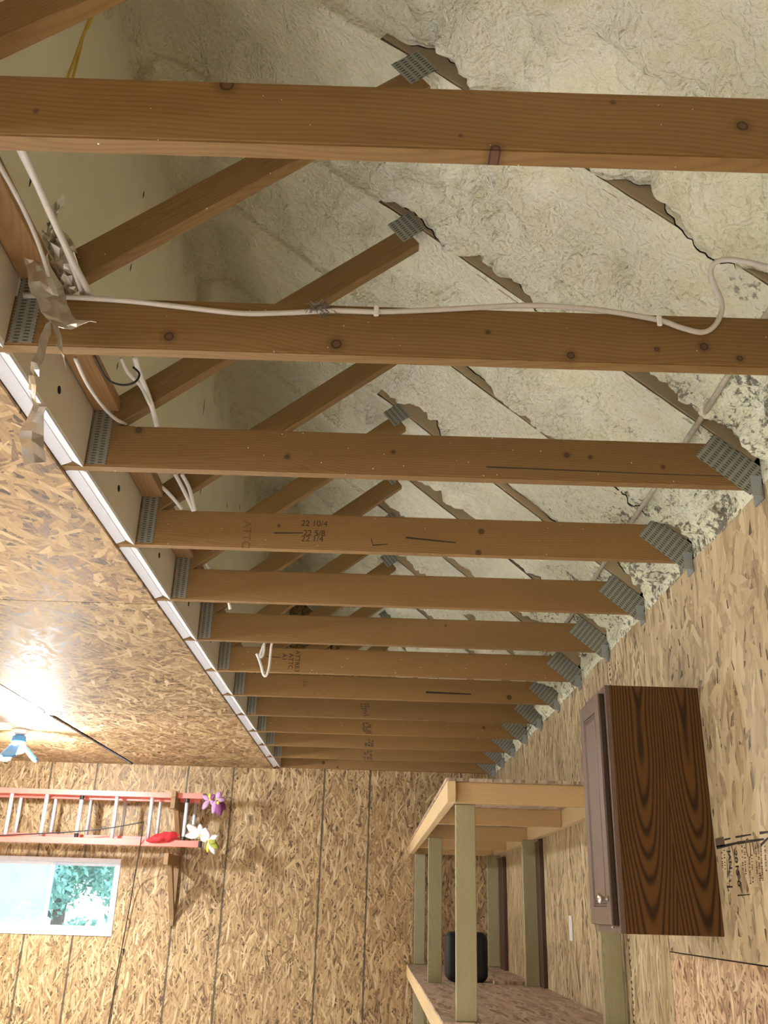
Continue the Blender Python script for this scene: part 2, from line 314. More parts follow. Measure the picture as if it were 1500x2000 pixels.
# ------------------------------------------------------------------ geometry helpers
def tag(o, label=None, cat=None, group=None, kind=None):
    if label: o['label'] = label
    if cat: o['category'] = cat
    if group: o['group'] = group
    if kind: o['kind'] = kind
    return o
def empty(name, loc, label=None, cat=None, group=None, kind=None):
    o = bpy.data.objects.new(name, None); C.objects.link(o); o.location = loc; o.empty_display_size = .1
    return tag(o, label, cat, group, kind)
def link(name, me, mat, parent=None, loc=None, rot=None):
    o = bpy.data.objects.new(name, me); C.objects.link(o)
    if mat and not me.materials: me.materials.append(MAT[mat] if isinstance(mat, str) else mat)
    if loc is not None: o.location = loc
    if rot is not None: o.rotation_euler = rot
    if parent:
        o.parent = parent
        o.location = Vector(o.location) - world_loc(parent)
    return o
def world_loc(p):
    v = Vector(p.location)
    return v + (world_loc(p.parent) if p.parent else Vector((0,0,0)))
class B:
    """collects shapes; vertices are given in world metres and stored about the origin `o`"""
    def __init__(s, o=(0,0,0)): s.bm = bmesh.new(); s.o = Vector(o)
    def box(s, a, b, bev=0, seg=1):
        a = Vector(a)-s.o; b = Vector(b)-s.o
        r = bmesh.ops.create_cube(s.bm, size=1); vs = r['verts']
        for v in vs: v.co = Vector([(a[i]+b[i])/2 + v.co[i]*(b[i]-a[i]) for i in range(3)])
        if bev:
            es = list({e for v in vs for e in v.link_edges})
            bmesh.ops.bevel(s.bm, geom=es, offset=bev, segments=seg, affect='EDGES', profile=.5)
        return s
    def prism(s, pts, d):
        """polygon pts (world) pushed along vector d"""
        d = Vector(d); A = [s.bm.verts.new(Vector(p)-s.o) for p in pts]; Bv = [s.bm.verts.new(Vector(p)-s.o+d) for p in pts]
        n = len(pts); s.bm.faces.new(A); s.bm.faces.new(Bv[::-1])
        for i in range(n): s.bm.faces.new((A[i],Bv[i],Bv[(i+1)%n],A[(i+1)%n]))
        return s
    def tube(s, pts, r, seg=8, taper=None):
        pts = [Vector(p)-s.o for p in pts]; rings = []
        up = Vector((0,0,1)); prev = None
        for i, p in enumerate(pts):
            t = (pts[min(i+1,len(pts)-1)]-pts[max(i-1,0)]).normalized()
            if prev is None:
                a = t.cross(up if abs(t.z) < .9 else Vector((1,0,0))).normalized()
            else: a = (prev - t*prev.dot(t)).normalized()
            prev = a; b = t.cross(a); rr = r if taper is None else r*taper[i]
            rings.append([s.bm.verts.new(p + rr*(a*math.cos(k*2*math.pi/seg)+b*math.sin(k*2*math.pi/seg))) for k in range(seg)])
        for i in range(len(rings)-1):
            for k in range(seg): s.bm.faces.new((rings[i][k],rings[i][(k+1)%seg],rings[i+1][(k+1)%seg],rings[i+1][k]))
        s.bm.faces.new(rings[0][::-1]); s.bm.faces.new(rings[-1]); return s
    def grid(s, P):
        """P[i][j] -> points"""
        Vv = [[s.bm.verts.new(Vector(p)-s.o) for p in row] for row in P]
        for i in range(len(Vv)-1):
            for j in range(len(Vv[0])-1): s.bm.faces.new((Vv[i][j],Vv[i+1][j],Vv[i+1][j+1],Vv[i][j+1]))
        return s
    def lathe(s, prof, axis, origin, seg=16):
        axis = Vector(axis).normalized(); a = axis.orthogonal().normalized(); b = axis.cross(a); o = Vector(origin)-s.o
        rings = [[s.bm.verts.new(o+axis*h+r*(a*math.cos(k*2*math.pi/seg)+b*math.sin(k*2*math.pi/seg))) for k in range(seg)] for r, h in prof]
        for i in range(len(rings)-1):
            for k in range(seg): s.bm.faces.new((rings[i][k],rings[i][(k+1)%seg],rings[i+1][(k+1)%seg],rings[i+1][k]))
        s.bm.faces.new(rings[0][::-1]); s.bm.faces.new(rings[-1]); return s
    def mesh(s, name, sm=False):
        bmesh.ops.recalc_face_normals(s.bm, faces=s.bm.faces)
        me = bpy.data.meshes.new(name); s.bm.to_mesh(me); s.bm.free()
        if sm:
            me.polygons.foreach_set('use_smooth', [True]*len(me.polygons))
        return me
    def obj(s, name, mat, parent=None, sm=False):
        return link(name, s.mesh(name, sm), mat, parent, loc=s.o)
def spline(pts, n=8):
    pts = [Vector(p) for p in pts]; out = []
    for i in range(len(pts)-1):
        p0 = pts[max(i-1,0)]; p1 = pts[i]; p2 = pts[i+1]; p3 = pts[min(i+2,len(pts)-1)]
        for k in range(n):
            t = k/n; out.append(.5*((2*p1)+(-p0+p2)*t+(2*p0-5*p1+4*p2-p3)*t*t+(-p0+3*p1-3*p2+p3)*t*t*t))
    out.append(pts[-1]); return out
def text(name, s, origin, ex, ey, size, mat, parent, lift=.0008, bold=.0):
    cu = bpy.data.curves.new(name, 'FONT'); cu.body = s; cu.size = size; cu.offset = bold*size
    o = bpy.data.objects.new(name, cu); C.objects.link(o); bpy.context.view_layer.update()
    me = bpy.data.meshes.new_from_object(o); bpy.data.objects.remove(o, do_unlink=True)
    ex = Vector(ex); ey = Vector(ey); n = ex.cross(ey).normalized()
    for v in me.vertices: v.co = ex*v.co.x + ey*v.co.y + n*lift
    me.materials.clear()
    return link(name, me, mat, parent, loc=origin)

# ------------------------------------------------------------------ room shell
fl = B().box((XO-.2,YF-.2,-.12),(XR+.2,YB+.2,0)).obj('floor','floor'); tag(fl,'grey concrete garage floor under the whole room','floor',kind='structure')

# ceiling of strand board sheets
ceil = empty('ceiling', (XL,YF,H), 'tan strand board sheet ceiling beside the open trusses','ceiling',kind='structure')
xs = [XO, -4.574, -3.355, -2.163, XL]; ys = [YF, -1.27, 1.168, 3.607, 6.045, YB]
for i in range(4):
    for j in range(5):
        x0, x1, y0, y1 = xs[i], xs[i+1], ys[j], ys[j+1]
        g0 = .0015; gl = g0; gr = g0
        if i == 2: gr = .026 if j == 4 else (.006 if j == 3 else g0)
        if i == 3: gl = .014 if j == 4 else (.003 if j == 3 else g0)
        b = B((x0,y0,H)); b.box((x0+gl,y0+.0035,H-.0115),(x1-gr,y1-.0035,H-.0005))
        o = b.obj('osb_panel','osb_ceil',ceil)
        if j == 4 and i == 3: o.rotation_euler.y = math.radians(.05)
B((XL,YF,H)).box((XO,YF,H+.30),(XL+.03,YB+.02,H+.312)).obj('deck','osb_ceil',ceil)  # unseen cover added over the sheets, keeps sky light out of the gaps
# torn lip of a sheet beside the gap
p = atZ(88,1389,H-.012); q = atZ(106,1391,H-.014)
b = B(p); b.prism([p,(p[0]-.03,p[1]+.10,H-.016),(p[0]+.06,p[1]+.13,H-.018),(p[0]+.10,p[1]+.02,H-.013)],(0,0,.006)); b.obj('splinter','osb_ceil',ceil)

# back wall
wb = empty('wall_back',(0,YB,0),'strand board back wall with dark stud lines and a window','wall',kind='structure')
WX0, WX1, WZ0, WZ1 = -3.345, -2.165, CZ-.287, CZ+.318
xe = [XO, -4.52, WX0, X0-2*LS, X0+LS, X0+4*LS, XR]
for i in range(6):
    x0, x1 = xe[i]+.001, xe[i+1]-.001; b = B((x0,YB,0)); top = H-.012 if x1 < XL+.2 else H-.001
    if i == 2:
        b.box((WX1,YB,0),(x1,YB+.011,top)); b.box((x0,YB,0),(WX1,YB+.011,WZ0)); b.box((x0,YB,WZ1),(WX1,YB+.011,top))
    else: b.box((x0,YB,0),(x1,YB+.011,top))
    b.obj('osb_panel','osb_back',wb)
b = B((0,YB,0)); b.box((XO-.1,YB+.012,0),(WX0,YB+.15,H+.3)); b.box((WX1,YB+.012,0),(XR+.1,YB+.15,H+.01)); b.box((WX0,YB+.012,0),(WX1,YB+.15,WZ0)); b.box((WX0,YB+.012,WZ1),(WX1,YB+.15,H+.3))
b.obj('framing','osb_back',wb)
g = B((-.9,YB,H)).box((-1.1,YB+.016,H+.012),(XR+.1,YB+.03,H+1.9)).obj('gable_sheet','osb_back',wb)

# right wall
wr = empty('wall_right',(XR,0,0),'strand board wall with printed grade stamp beside the cabinet','wall',kind='structure')
def wallp(y0,y1,z0,z1,mat): return B((XR,y0,z0)).box((XR,y0+.0025,z0),(XR+.011,y1-.0025,z1)).obj('osb_panel',mat,wr)
ZS = CZ-.118; WT = H+.004
for (y0,y1,z0,z1,m) in [(YF,1.18,0,ZS-.002,'osb_low'),(YF,1.18,ZS+.002,WT,'osb_near'),(1.18,3.618,0,ZS-.002,'osb_low'),(1.18,3.618,ZS+.002,WT,'osb_near'),(3.618,4.19,0,WT,'osb_side'),
                        (4.19,5.41,0,WT,'osb_side'),(5.41,6.63,0,WT,'osb_side'),(6.63,7.85,0,WT,'osb_side'),(7.85,YB,0,WT,'osb_side')]: wallp(y0,y1,z0,z1,m)
B((XR,0,0)).box((XR+.0112,YF,0),(XR+.14,YB+.15,H+.3)).obj('framing','dark',wr)
# the stamp on the near sheet: lettering reads downwards
D3 = (0,0,-1); LFT = (0,-1,0)
def wt(x,y): return atX(x,y,XR)
text('lettering','2015 0',wt(1433.5,1661),D3,LFT,.036,'ink',wr,bold=.025)
text('lettering','JAN',wt(1421.5,1661),D3,LFT,.032,'ink',wr,bold=.025)
text('lettering','U',wt(1426,1701),D3,LFT,.022,'ink_soft',wr)
def stroke(parent, a, b_, wd, mat='ink', n=Vector((-1,0,0)), lift=.0007):
    a = Vector(a); b_ = Vector(b_); t = (b_-a).normalized(); s = t.cross(n).normalized()*wd/2; l = n*lift
    bb = B(a); bb.prism([a+s,a-s,b_-s*.6,b_+s*.6],l); return bb.obj('ink_stroke',mat,parent)
for (a,b_,wd) in [((1400,1655.5),(1440,1646.5),.010),((1440,1646.5),(1492,1639),.009),((1486,1651),(1500,1637),.008),((1437,1635),(1467,1630),.006),((1415,1640),(1427,1637.5),.006),((1484,1627),(1500,1625),.008),((1420,1732),(1431,1732),.007),((1441,1749),(1465,1747),.004),((1424,1650),(1425,1730),.003),((1429,1652),(1434,1676),.003),((1470,1645),(1473,1668),.004)]:
    stroke(wr, wt(*a), wt(*b_), wd)
B(wt(1407,1645)).prism([wt(1397,1638),wt(1413,1634),wt(1416,1652),wt(1399,1655)],(-.0007,0,0)).obj('ink_block','ink_soft',wr)
rg = random.Random(3); bb = B((XR,2.7,CZ+.15))
for (cx, y0, y1, dn) in [(1449,1650,1702,.7),(1454,1650,1706,.7),(1462,1670,1726,.6),(1467,1666,1722,.8),(1476,1650,1705,.8),(1481,1648,1720,.8),(1486,1652,1722,.8),(1494,1652,1700,.6),(1409,1664,1700,.5),(1414,1660,1702,.5)]:
    y = y0
    while y < y1:
        l = rg.uniform(1,3.2); sh = (y-1650)*.055
        if rg.random() < dn: bb.prism([wt(cx+sh-1.3,y),wt(cx+sh+1.3,y),wt(cx+sh+1.3,y+l),wt(cx+sh-1.3,y+l)],(-.0006,0,0))
        y += l+rg.uniform(.6,1.8)
bb.obj('small_print','ink_soft',wr)
cc = wt(1462,1657); bb = B(cc); bb.tube([cc+Vector((-.0005,.016*math.cos(k*math.pi/8),.026*math.sin(k*math.pi/8))) for k in range(17)],.0016,4); bb.obj('print_ring','ink_soft',wr)
bb = B((XR,4.19,CZ)); z = CZ-.45
while z < H-.02:
    l = rg.uniform(.008,.022); y = rg.uniform(4.165,4.175)
    if abs(z-CZ-.33) > .36 or True: bb.box((XR-.0007,y,z),(XR,y+rg.uniform(.010,.035),z+l*.6))
    z += l+.008
bb.obj('edge_print','ink_soft',wr)
for k in range(14):
    a = wt(*rg.choice([(1210,1290),(1400,1360),(1440,1480),(1470,1240),(1330,1260)])) + Vector((0,rg.uniform(-.3,.3),rg.uniform(-.15,.15)))
    if a[1] > 2.4: stroke(wr, a, a+Vector((0,rg.uniform(-.012,.012),rg.uniform(.015,.05))), rg.uniform(.004,.010),'ink_soft')
# walls out of view
B((XO,0,0)).box((XO-.1,YF-.1,0),(XO,YB+.15,H+.32)).obj('wall_left','osb_side'); tag(bpy.data.objects['wall_left'],'strand board wall closing the far side of the room','wall',kind='structure')
B((0,YF,0)).box((XO-.1,YF-.1,0),(XR+.14,YF,H+1.9)).obj('wall_front','osb_back'); tag(bpy.data.objects['wall_front'],'strand board wall facing the windowed back wall','wall',kind='structure')

# knee wall of the attic room
wk = empty('wall_knee',(-.9,0,H),'pale board knee wall behind the truss webs','wall',kind='structure')
KX = -.905; ky = [YF, 1.2, 3.64, 6.08, YB+.015]
for j in range(4):
    B((KX,ky[j],H)).box((KX-.012,ky[j]+.001,H+.16),(KX,ky[j+1]-.001,CZ+2.652)).obj('board_panel','knee',wk)
    B((KX,ky[j],H)).box((KX-.012,ky[j]+.001,CZ+2.656),(KX+.003,ky[j+1]-.001,CZ+3.05)).obj('board_panel','knee',wk)
slit = [(280,380,.008,.035),(255,522,.007,.035),(367,470,.006,.03),(398,795,.012,.09),(330,775,.006,.03),(60,350,.010,.05),(408,723,.008,.04),(229,715,.006,.03),(392,957,.01,.05),(443,987,.008,.04),(468,992,.008,.04),(503,958,.007,.04)]
for (x,y,wd,ht) in slit:
    c = atX(x,y,KX); bb = B(c); bb.prism([c+Vector((0,0,ht/2)),c+Vector((0,wd/2,0)),c+Vector((0,0,-ht/2)),c+Vector((0,-wd/2,0))],(.0015,0,0)); bb.obj('screw_slit','dark' if ht < .08 else 'sill',wk)
a = [atX(432,706,KX),atX(441,710,KX),atX(445,768,KX)]; B(a[0]).prism(a,(.0015,0,0)).obj('gap','dark',wk)  # dark patch laid on the board for the shade in an open gap
for n in range(0,13):
    y0, y1 = T(n)+TH+.002, T(n+1)-.002
    if n == 12: y1 = T(13)-.002
    o = B((-.851,y0,H)).box((-.866,y0,H+.004),(-.851,y1,H+.205)).obj('drywall_block','drywall',wk)
    c = Vector((-.851,(y0+y1)/2+.015,H+.085)); bb = B(c); bb.lathe([(.011,0),(.011,.0015),(.006,.002)],(1,0,0),c,12); h = bb.obj('screw_hole','dark',o)
    B((-.80,y0,H+CH)).box((-.848,y0,H+CH+.045),(-.775,y1,H+CH+.083),.002).obj('sill_plank','sill',wk)
# ------------------------------------------------------------------ trusses
ORD = ['','truss at the gable','second','third','fourth','fifth','sixth','seventh','eighth','ninth','tenth','eleventh','twelfth','thirteenth']
TL = {1:'amber roof truss beside the cabled one, on its side away from the back wall',2:'roof truss with a pale cable stapled along its bottom chord',3:'roof truss with a long split near its eave end',
      4:'roof truss with handwritten fractions on its bottom chord',5:'roof truss just before the one from which white wire loops hang',6:'roof truss from which a pair of white wire loops hang',7:'roof truss with dark handwriting turned sideways behind the wire loops',
      8:'roof truss with a long black slash on its bottom chord',9:'fifth roof truss from the back wall, stamped with dark blocks',10:'fourth roof truss from the back wall',11:'third roof truss from the back wall',12:'second roof truss from the back wall',13:'end roof truss standing on the back wall'}
XA = -1.55
def chord_mesh():
    b = B((0,0,0)); pts = [(XA,0,0),(1.056,0,0),(1.056,0,.055),(.99,0,CH),(XA,0,CH)]
    b.prism(pts,(0,TH,0)); bmesh.ops.bevel(b.bm, geom=list(b.bm.edges), offset=.0035, segments=2, affect='EDGES'); return b.mesh('bottom_chord')
RA = math.atan(SL); RD = Vector((math.cos(RA),0,-math.sin(RA)))
def stick_mesh(name, L, d, up):
    """board along local x from 0 to L, lower edge at z=0 (up) or hanging below z=0"""
    b = B((0,0,0)); b.box((0,0,0 if up else -d),(L,TH,d if up else 0),.003); return b.mesh(name)
cm = chord_mesh(); cmats = {}
rm = stick_mesh('top_chord', (1.056+1.10)/math.cos(RA), .14, True)
wa = math.atan2(2.003-1.334, .034+.811); WD = .083
wm = stick_mesh('web', 1.135, WD, False)
def plate_mesh(w_, h_):
    b = B((0,0,0)); b.box((-w_/2,-.0016,-h_/2),(w_/2,0,h_/2)); return b.mesh('connector_plate')
pmL = plate_mesh(.056,.185); pmT = plate_mesh(.088,.085); pmR = plate_mesh(.185,.095); pmS = None
bs = B((0,0,0)); bs.box((1.035,-.004,-.032),(1.066,-.001,.03)); bs.box((1.064,-.004,-.040),(1.0675,TH+.02,.0)); pmS = bs.mesh('hurricane_strap')
trusses = {}
for n in range(1,14):
    t = empty('roof_truss',(0,T(n),H),TL[n],'roof truss','attic roof trusses'); trusses[n] = t
    if n in (1,2,3): m = cm.copy(); m.materials.clear(); m.materials.append(MAT['chord%d'%n])
    else: m = cm
    link('bottom_chord', m, 'chord', t, loc=(0,T(n),H))
    link('top_chord', rm, 'rafter', t, loc=(-1.10,T(n),RZ+SL*1.10), rot=(0,RA,0))
    if n < 13:
        st = Vector((-.852,T(n),CZ+1.334-.041*math.tan(wa)))
        link('web', wm, 'web', t, loc=st, rot=(0,-wa,0))
        link('connector_plate', pmL, 'plate', t, loc=(-.818,T(n),H+.098))
        link('connector_plate', pmT, 'plate', t, loc=(.045,T(n),CZ+2.005), rot=(0,-wa,0))
    link('connector_plate', pmR, 'plate', t, loc=(.990,T(n),H+.066), rot=(0,RA,0))
    link('hurricane_strap', pmS, 'strap', t, loc=(0,T(n),H))
# writing on the chords
EX, EZ = (1,0,0), (0,0,1)
def ct(n,x,y): return atY(x,y,T(n))
for s, x, y in (('22 10/4',588,1027),('22 5/8',592,1046),('22 1/4',588,1057)): text('handwriting',s,ct(4,x,y),EX,EZ,.030,'ink',trusses[4])
text('faded_stamp','ATTC',ct(4,477,1017)+Vector((0,0,.0)),(0,0,-1),EX,.040,'ink_faint',trusses[4])
for s, x, y in (('A1',552,1276),('ATTC',565,1276),('ATTRE3',578,1270)): text('handwriting',s,ct(7,x,y),D3,EX,.034,'ink',trusses[7])
text('faded_stamp','ES',ct(8,592,1330),D3,EX,.035,'ink_soft',trusses[8])
for (n,x,y,x2,y2,wd) in [(8,832,1352,920,1356,.012),(4,793,1050,890,1060,.006),(4,725,1052,728,1065,.003),(4,728,1065,758,1063,.004),(4,535,1041,592,1041,.005),(3,950,912,1290,926,.0035),(3,1290,926,1440,931,.0025),(7,520,1282,548,1284,.004)]:
    stroke(trusses[n], ct(n,x,y), ct(n,x2,y2), wd, n=Vector((0,-1,0)))
for n, x0, yy in ((9,704,(1374,1400)),(10,708,(1411,1434)),(12,710,(1466,1484)),(11,712,(1444,1458))):
    bb = B(ct(n,x0,yy[0])); 
    for i in range(3):
        for k in range(6):
            if rg.random() < (.75 if n != 11 else .3):
                x = x0+i*6+rg.uniform(0,1.5); y = yy[0]+(yy[1]-yy[0])*k/6; a = ct(n,x,y); bb.box(a+Vector((0,-.0008,-.010)),a+Vector((rg.uniform(.012,.022),0,.0)))
    bb.obj('grade_stamp','ink_soft',trusses[n])
# nails / knot flecks on the far chords come from the lumber material

# foam strips wedged at the ceiling edge between the chords
for n in range(0,13):
    y0, y1 = T(n)+TH+.001, T(n+1)-.001
    o = Vector((-.885,y0,H)); b = B(o); j = rg.uniform(-.003,.003)
    A = [(-.915,y0,H-.002),(-.886,y0,H+.010),(-.886,y0,H+.028),(-.915,y0,H+.028)]; b.prism(A,(0,y1-y0,0))
    b.prism([(-.8855,y0,H+.013),(-.8525,y0,H-.008+j),(-.8525,y0,H+.028),(-.8855,y0,H+.028)],(0,(y1-y0)*(1 if n < 9 else .93),0))
    tag(b.obj('foam_strip','white_foam'),'white foam strip wedged between two truss chords along the ceiling edge','insulation','foam strips along the ceiling edge')
# ------------------------------------------------------------------ spray foam
def vnoise(x, y, seed):
    xi = np.floor(x).astype(np.int64); yi = np.floor(y).astype(np.int64); xf = x-xi; yf = y-yi
    def h(a, b):
        v = (a*374761393 + b*668265263 + seed*974634777) & 0x7fffffff
        v = ((v ^ (v >> 13))*1274126177) & 0x7fffffff
        return ((v ^ (v >> 16)) & 0xffff)/65535.0
    u = xf*xf*xf*(xf*(xf*6-15)+10); v = yf*yf*yf*(yf*(yf*6-15)+10)
    return (h(xi,yi)*(1-u)+h(xi+1,yi)*u)*(1-v)+(h(xi,yi+1)*(1-u)+h(xi+1,yi+1)*u)*v
def fbm(x, y, seed, oct=4):
    s = 0; a = .5; f = 1
    for k in range(oct): s = s+a*vnoise(x*f,y*f,seed+k); a *= .5; f *= 2.03
    return s
def puff(x, y, seed, oct=3):
    s = 0; a = 1; f = 1; tot = 0
    for k in range(oct): s = s+a*np.abs(2*vnoise(x*f+k*3.7,y*f,seed+k)-1)**.8; tot += a; a *= .5; f *= 2.1
    return s/tot
def sstep(v, a, b): t = np.clip((v-a)/(b-a),0,1); return t*t*(3-2*t)
def build_foam():
    prof = [(-.906,2.36),(-.902,2.50),(-.893,2.62),(-.868,2.70),(-.82,2.735),(-.74,2.694)]
    prof += [(x, 2.08-SL*x) for x in np.arange(-.66,1.0,.08)] + [(1.005,1.243),(1.045,1.20),(1.064,1.155),(1.0685,1.118)]
    prof = np.array(prof); d = np.r_[0,np.cumsum(np.hypot(*np.diff(prof,axis=0).T))]
    ss = np.linspace(0,d[-1],260); px = np.interp(ss,d,prof[:,0]); pz = np.interp(ss,d,prof[:,1])
    for _ in range(3): px[1:-1] = (px[:-2]+2*px[1:-1]+px[2:])/4; pz[1:-1] = (pz[:-2]+2*pz[1:-1]+pz[2:])/4
    tx = np.gradient(px,ss); tz = np.gradient(pz,ss); l = np.hypot(tx,tz); nx, nz = tz/l, -tx/l      # into the room
    Y = list(np.arange(YF,1.0,.06))+list(np.arange(1.0,YB+.02,.0105))
    for n in range(-4,14):
        t = T(n); Y = [v for v in Y if not (t-.032 < v < t+TH+.02)]
        Y += [t-.030,t-.024,t-.018,t-.015,t-.012,t-.009,t-.006,t-.003,t-.0008,t+.0002,t+.004,t+TH*.5,t+TH,t+TH+.006,t+TH+.013]
    Y = np.array(sorted(v for v in Y if v <= YB+.014))
    SS, YY = np.meshgrid(ss,Y,indexing='ij'); PX = px[:,None]+0*YY
    k = (YY-Y1)/S; n = np.floor(k); off = (k-n)*S                     # distance past near face of rafter n
    bay = np.clip((off-TH)/(S-TH),0,1); on = off < TH
    cover = 1-sstep(PX,-.12,.06)                                      # foam over the rafters next to the knee wall
    var = fbm(SS*1.3+n*5.1,n*3.3,11,2)
    depth = -.016-.022*var
    e = depth*sstep(bay,0,.55)
    lump = (puff(SS*4.2,YY*5.2,21)-.35)*.085+(puff(SS*8.5,YY*9.5,45)-.35)*.034+(fbm(SS*10,YY*11,41)-.47)*.085+(fbm(SS*26,YY*26,61)-.47)*.050
    roll = np.exp(-((bay-.42-.18*(fbm(SS*.9+n*3.1,n*1.9,203,2)-.5))/.16)**2)*sstep(fbm(SS*1.6+n*11.3,n*5.7,207,2),.36,.52)*.045
    e = e+roll*sstep(PX,-.6,-.1)
    rough = .25+.85*sstep(bay,.10,.4)*sstep(fbm(SS*1.7,YY*1.7,77),.25,.50)
    rough *= .45+.55*sstep(PX,-.5,.15)
    e = e+lump*rough
    nearface = sstep(off,S-.10,S)*(1-cover)
    lip = .018*np.exp(-((S-off-.05)/.03)**2)*(1-cover)
    e = e-nearface*(.004+.05*sstep(fbm(SS*2.2+n*7.7,n*2.2,15,3),.30,.62))+lip*(fbm(SS*6,YY*3,31)-.2)
    crack = sstep(fbm(SS*3.0+9*n,n*1.7+3,93,3),.32,.46)*(PX > .02)
    gapw = (S-off > .0032)&(S-off < .0032+.004+.010*fbm(SS*12,n*4,5,2))
    e = np.where(gapw, e-.06*crack, e)
    e_on = .0045+.004*fbm(SS*20,YY*20,7,2)+.02*cover*(.5+.5*np.sin(np.pi*np.clip(off/TH,0,1)))
    e = np.where(on, e_on, e)
    ridge = cover*np.exp(-(np.minimum(np.abs(off-TH/2),np.abs(S-off+TH/2))/.045)**2)*.022; e = np.where(on, e, e+ridge)
    eave = sstep(PX,.90,1.03); e = e+eave*((puff(SS*9,YY*9,131)-.30)*.075)*(~on)*(1-sstep(off,S-.05,S))*sstep(off,TH,TH+.06)
    e = e*(.08+.92*sstep(ss[-1]-SS,.0,.07))
    base = sstep(SS,0,.16); e = e*base-.004*(1-base)
    VX = px[:,None]+nx[:,None]*e; VZ = pz[:,None]+nz[:,None]*e+CZ
    VX = np.clip(VX,-.92,XR+.002)
    cracks = []
    for m_ in range(1,13):
        j = int(np.argmin(np.abs(Y-(T(m_)-.0008)))); w_ = crack[:,j]*(.0015+.012*np.clip(fbm(ss*16,ss*0+m_*3.3,171,2)-.2,0,1)); jg = (fbm(ss*60,ss*0+m_,177,2)-.4)*.006
        run = []
        for i in range(len(ss)):
            ok = w_[i] > .0017 and px[i] < .98
            if ok:
                lo = e[i,j]+.0005+jg[i]; hi = lo+w_[i]
                run.append(((px[i]+nx[i]*lo,T(m_)-.0012,pz[i]+nz[i]*lo+CZ),(px[i]+nx[i]*hi,T(m_)-.0012,pz[i]+nz[i]*hi+CZ)))
            if (not ok or i == len(ss)-1) and run:
                if len(run) > 4: cracks.append(run)
                run = []
    build_foam.cracks = cracks
    a, b = SS.shape; idx = np.arange(a*b).reshape(a,b)
    co = np.stack([VX,YY,VZ],-1).reshape(-1,3)
    quads = np.stack([idx[:-1,:-1],idx[:-1,1:],idx[1:,1:],idx[1:,:-1]],-1).reshape(-1,4)
    # leave the near face of each rafter bare
    o0 = off[:-1,:-1].reshape(-1); o1 = off[:-1,1:].reshape(-1); cx = PX[:-1,:-1].reshape(-1); ym = YY[:-1,1:].reshape(-1)
    jag = fbm(SS*9,YY*0,17,2)[:-1,:-1].reshape(-1)
    drop = ((o0 > S-.0015)&(o1 < .002))&(cx > -.07+.08*jag)&(ym > Y1-.1)
    quads = quads[~drop]
    me = bpy.data.meshes.new('spray_foam'); me.vertices.add(len(co)); me.vertices.foreach_set('co',co.ravel())
    me.loops.add(len(quads)*4); me.loops.foreach_set('vertex_index',quads.ravel().astype(np.int32))
    me.polygons.add(len(quads)); me.polygons.foreach_set('loop_start',np.arange(0,len(quads)*4,4,dtype=np.int32)); me.polygons.foreach_set('loop_total',np.full(len(quads),4,dtype=np.int32))
    me.polygons.foreach_set('use_smooth',np.ones(len(quads),dtype=bool)); me.update(); me.validate()
    return me
fo = link('spray_foam', build_foam(), 'foam'); tag(fo,'cream spray foam insulation covering the underside of the roof','insulation',kind='stuff')
for run in build_foam.cracks:
    bb = B(run[0][0]); bb.grid(run); bb.obj('crack_shade','dark',fo)  # dark ribbon painted in for the shade inside each shrinkage crack
rf = B((0,0,H+1)); rz = lambda x: RZ-SL*x+.22
rf.prism([(-1.1,YF,rz(-1.1)),(XR+.2,YF,rz(XR+.2)),(XR+.2,YF,rz(XR+.2)+.02),(-1.1,YF,rz(-1.1)+.02)],(0,YB+.1-YF,0)); tag(rf.obj('ceiling_roof_deck','osb_ceil'),'sloping roof deck above the spray foam','roof',kind='structure')
# ------------------------------------------------------------------ wires and cables
def cable(pts, r, mat, label, cat='cable', n=8, name='cable', group=None, seg=8):
    pts = spline(pts,n); b = B(pts[0]); b.tube(pts,r,seg); return tag(b.obj(name,mat,None,True),label,cat,group)
YC = T(2)-.0075
pts = [atY(*p,YC) for p in [(46,577),(130,580),(250,588),(350,599),(470,612),(560,611),(650,607),(735,609)]]
pts += [atY(*p,YC) for p in [(830,606),(930,601),(1010,597),(1080,598),(1180,607),(1285,625),(1330,640),(1370,649),(1395,637),(1409,610)]]
pts += [atY(1408,585,YC-.005),atY(1394,553,YC-.02),atY(1388,530,YC-.03),atY(1397,513,YC-.045),atY(1420,507,YC-.06),atY(1460,512,YC-.085),atY(1500,522,YC-.11),atY(1560,534,YC-.14)]
wc = cable(pts,.0062,'cable','pale cable stapled along the truss chord and looping up to the foam')
for x, y in ((735,607),(1288,626)):
    c = atY(x,y,YC-.006); b = B(c); b.box(c+Vector((-.006,-.003,-.014)),c+Vector((.006,.004,.014)),.003,2); b.obj('cable_clip','plate_white',wc)
# bundle along the knee wall sill
ZC = H+CH
for k, (x, dz, r, lab) in enumerate([(-.672,.012,.0075,'thick grey cable running along the chords by the knee wall'),(-.692,.012,.006,'slim grey cable beside the thick one by the knee wall'),(-.762,.012,.005,'thin white cable running beside the sill plank')]):
    cable([(x+.02*math.sin(i*1.7+k),-.4+i*.62,ZC+dz+.012*abs(math.sin(i*2.1+k))) for i in range(4+(k==2)*0)]+[(x-.012,T(2)+TH,ZC+dz)],r,'cable',lab)
def hang(pts, r, mat, lab): return cable([atZ(x,y,z) if m == 'z' else (atY(x,y,z) if m == 'y' else atX(x,y,z)) for (m,x,y,z) in pts], r, mat, lab)
t3 = T(3)
hang([('y',147,700,T(2)+.12),('y',172,752,T(2)+.25),('y',205,798,T(3)-.11),('y',232,822,T(3)-.02),('y',258,829,T(3)+.06)],.005,'cable','thin pale cable bowing down onto the third truss chord')
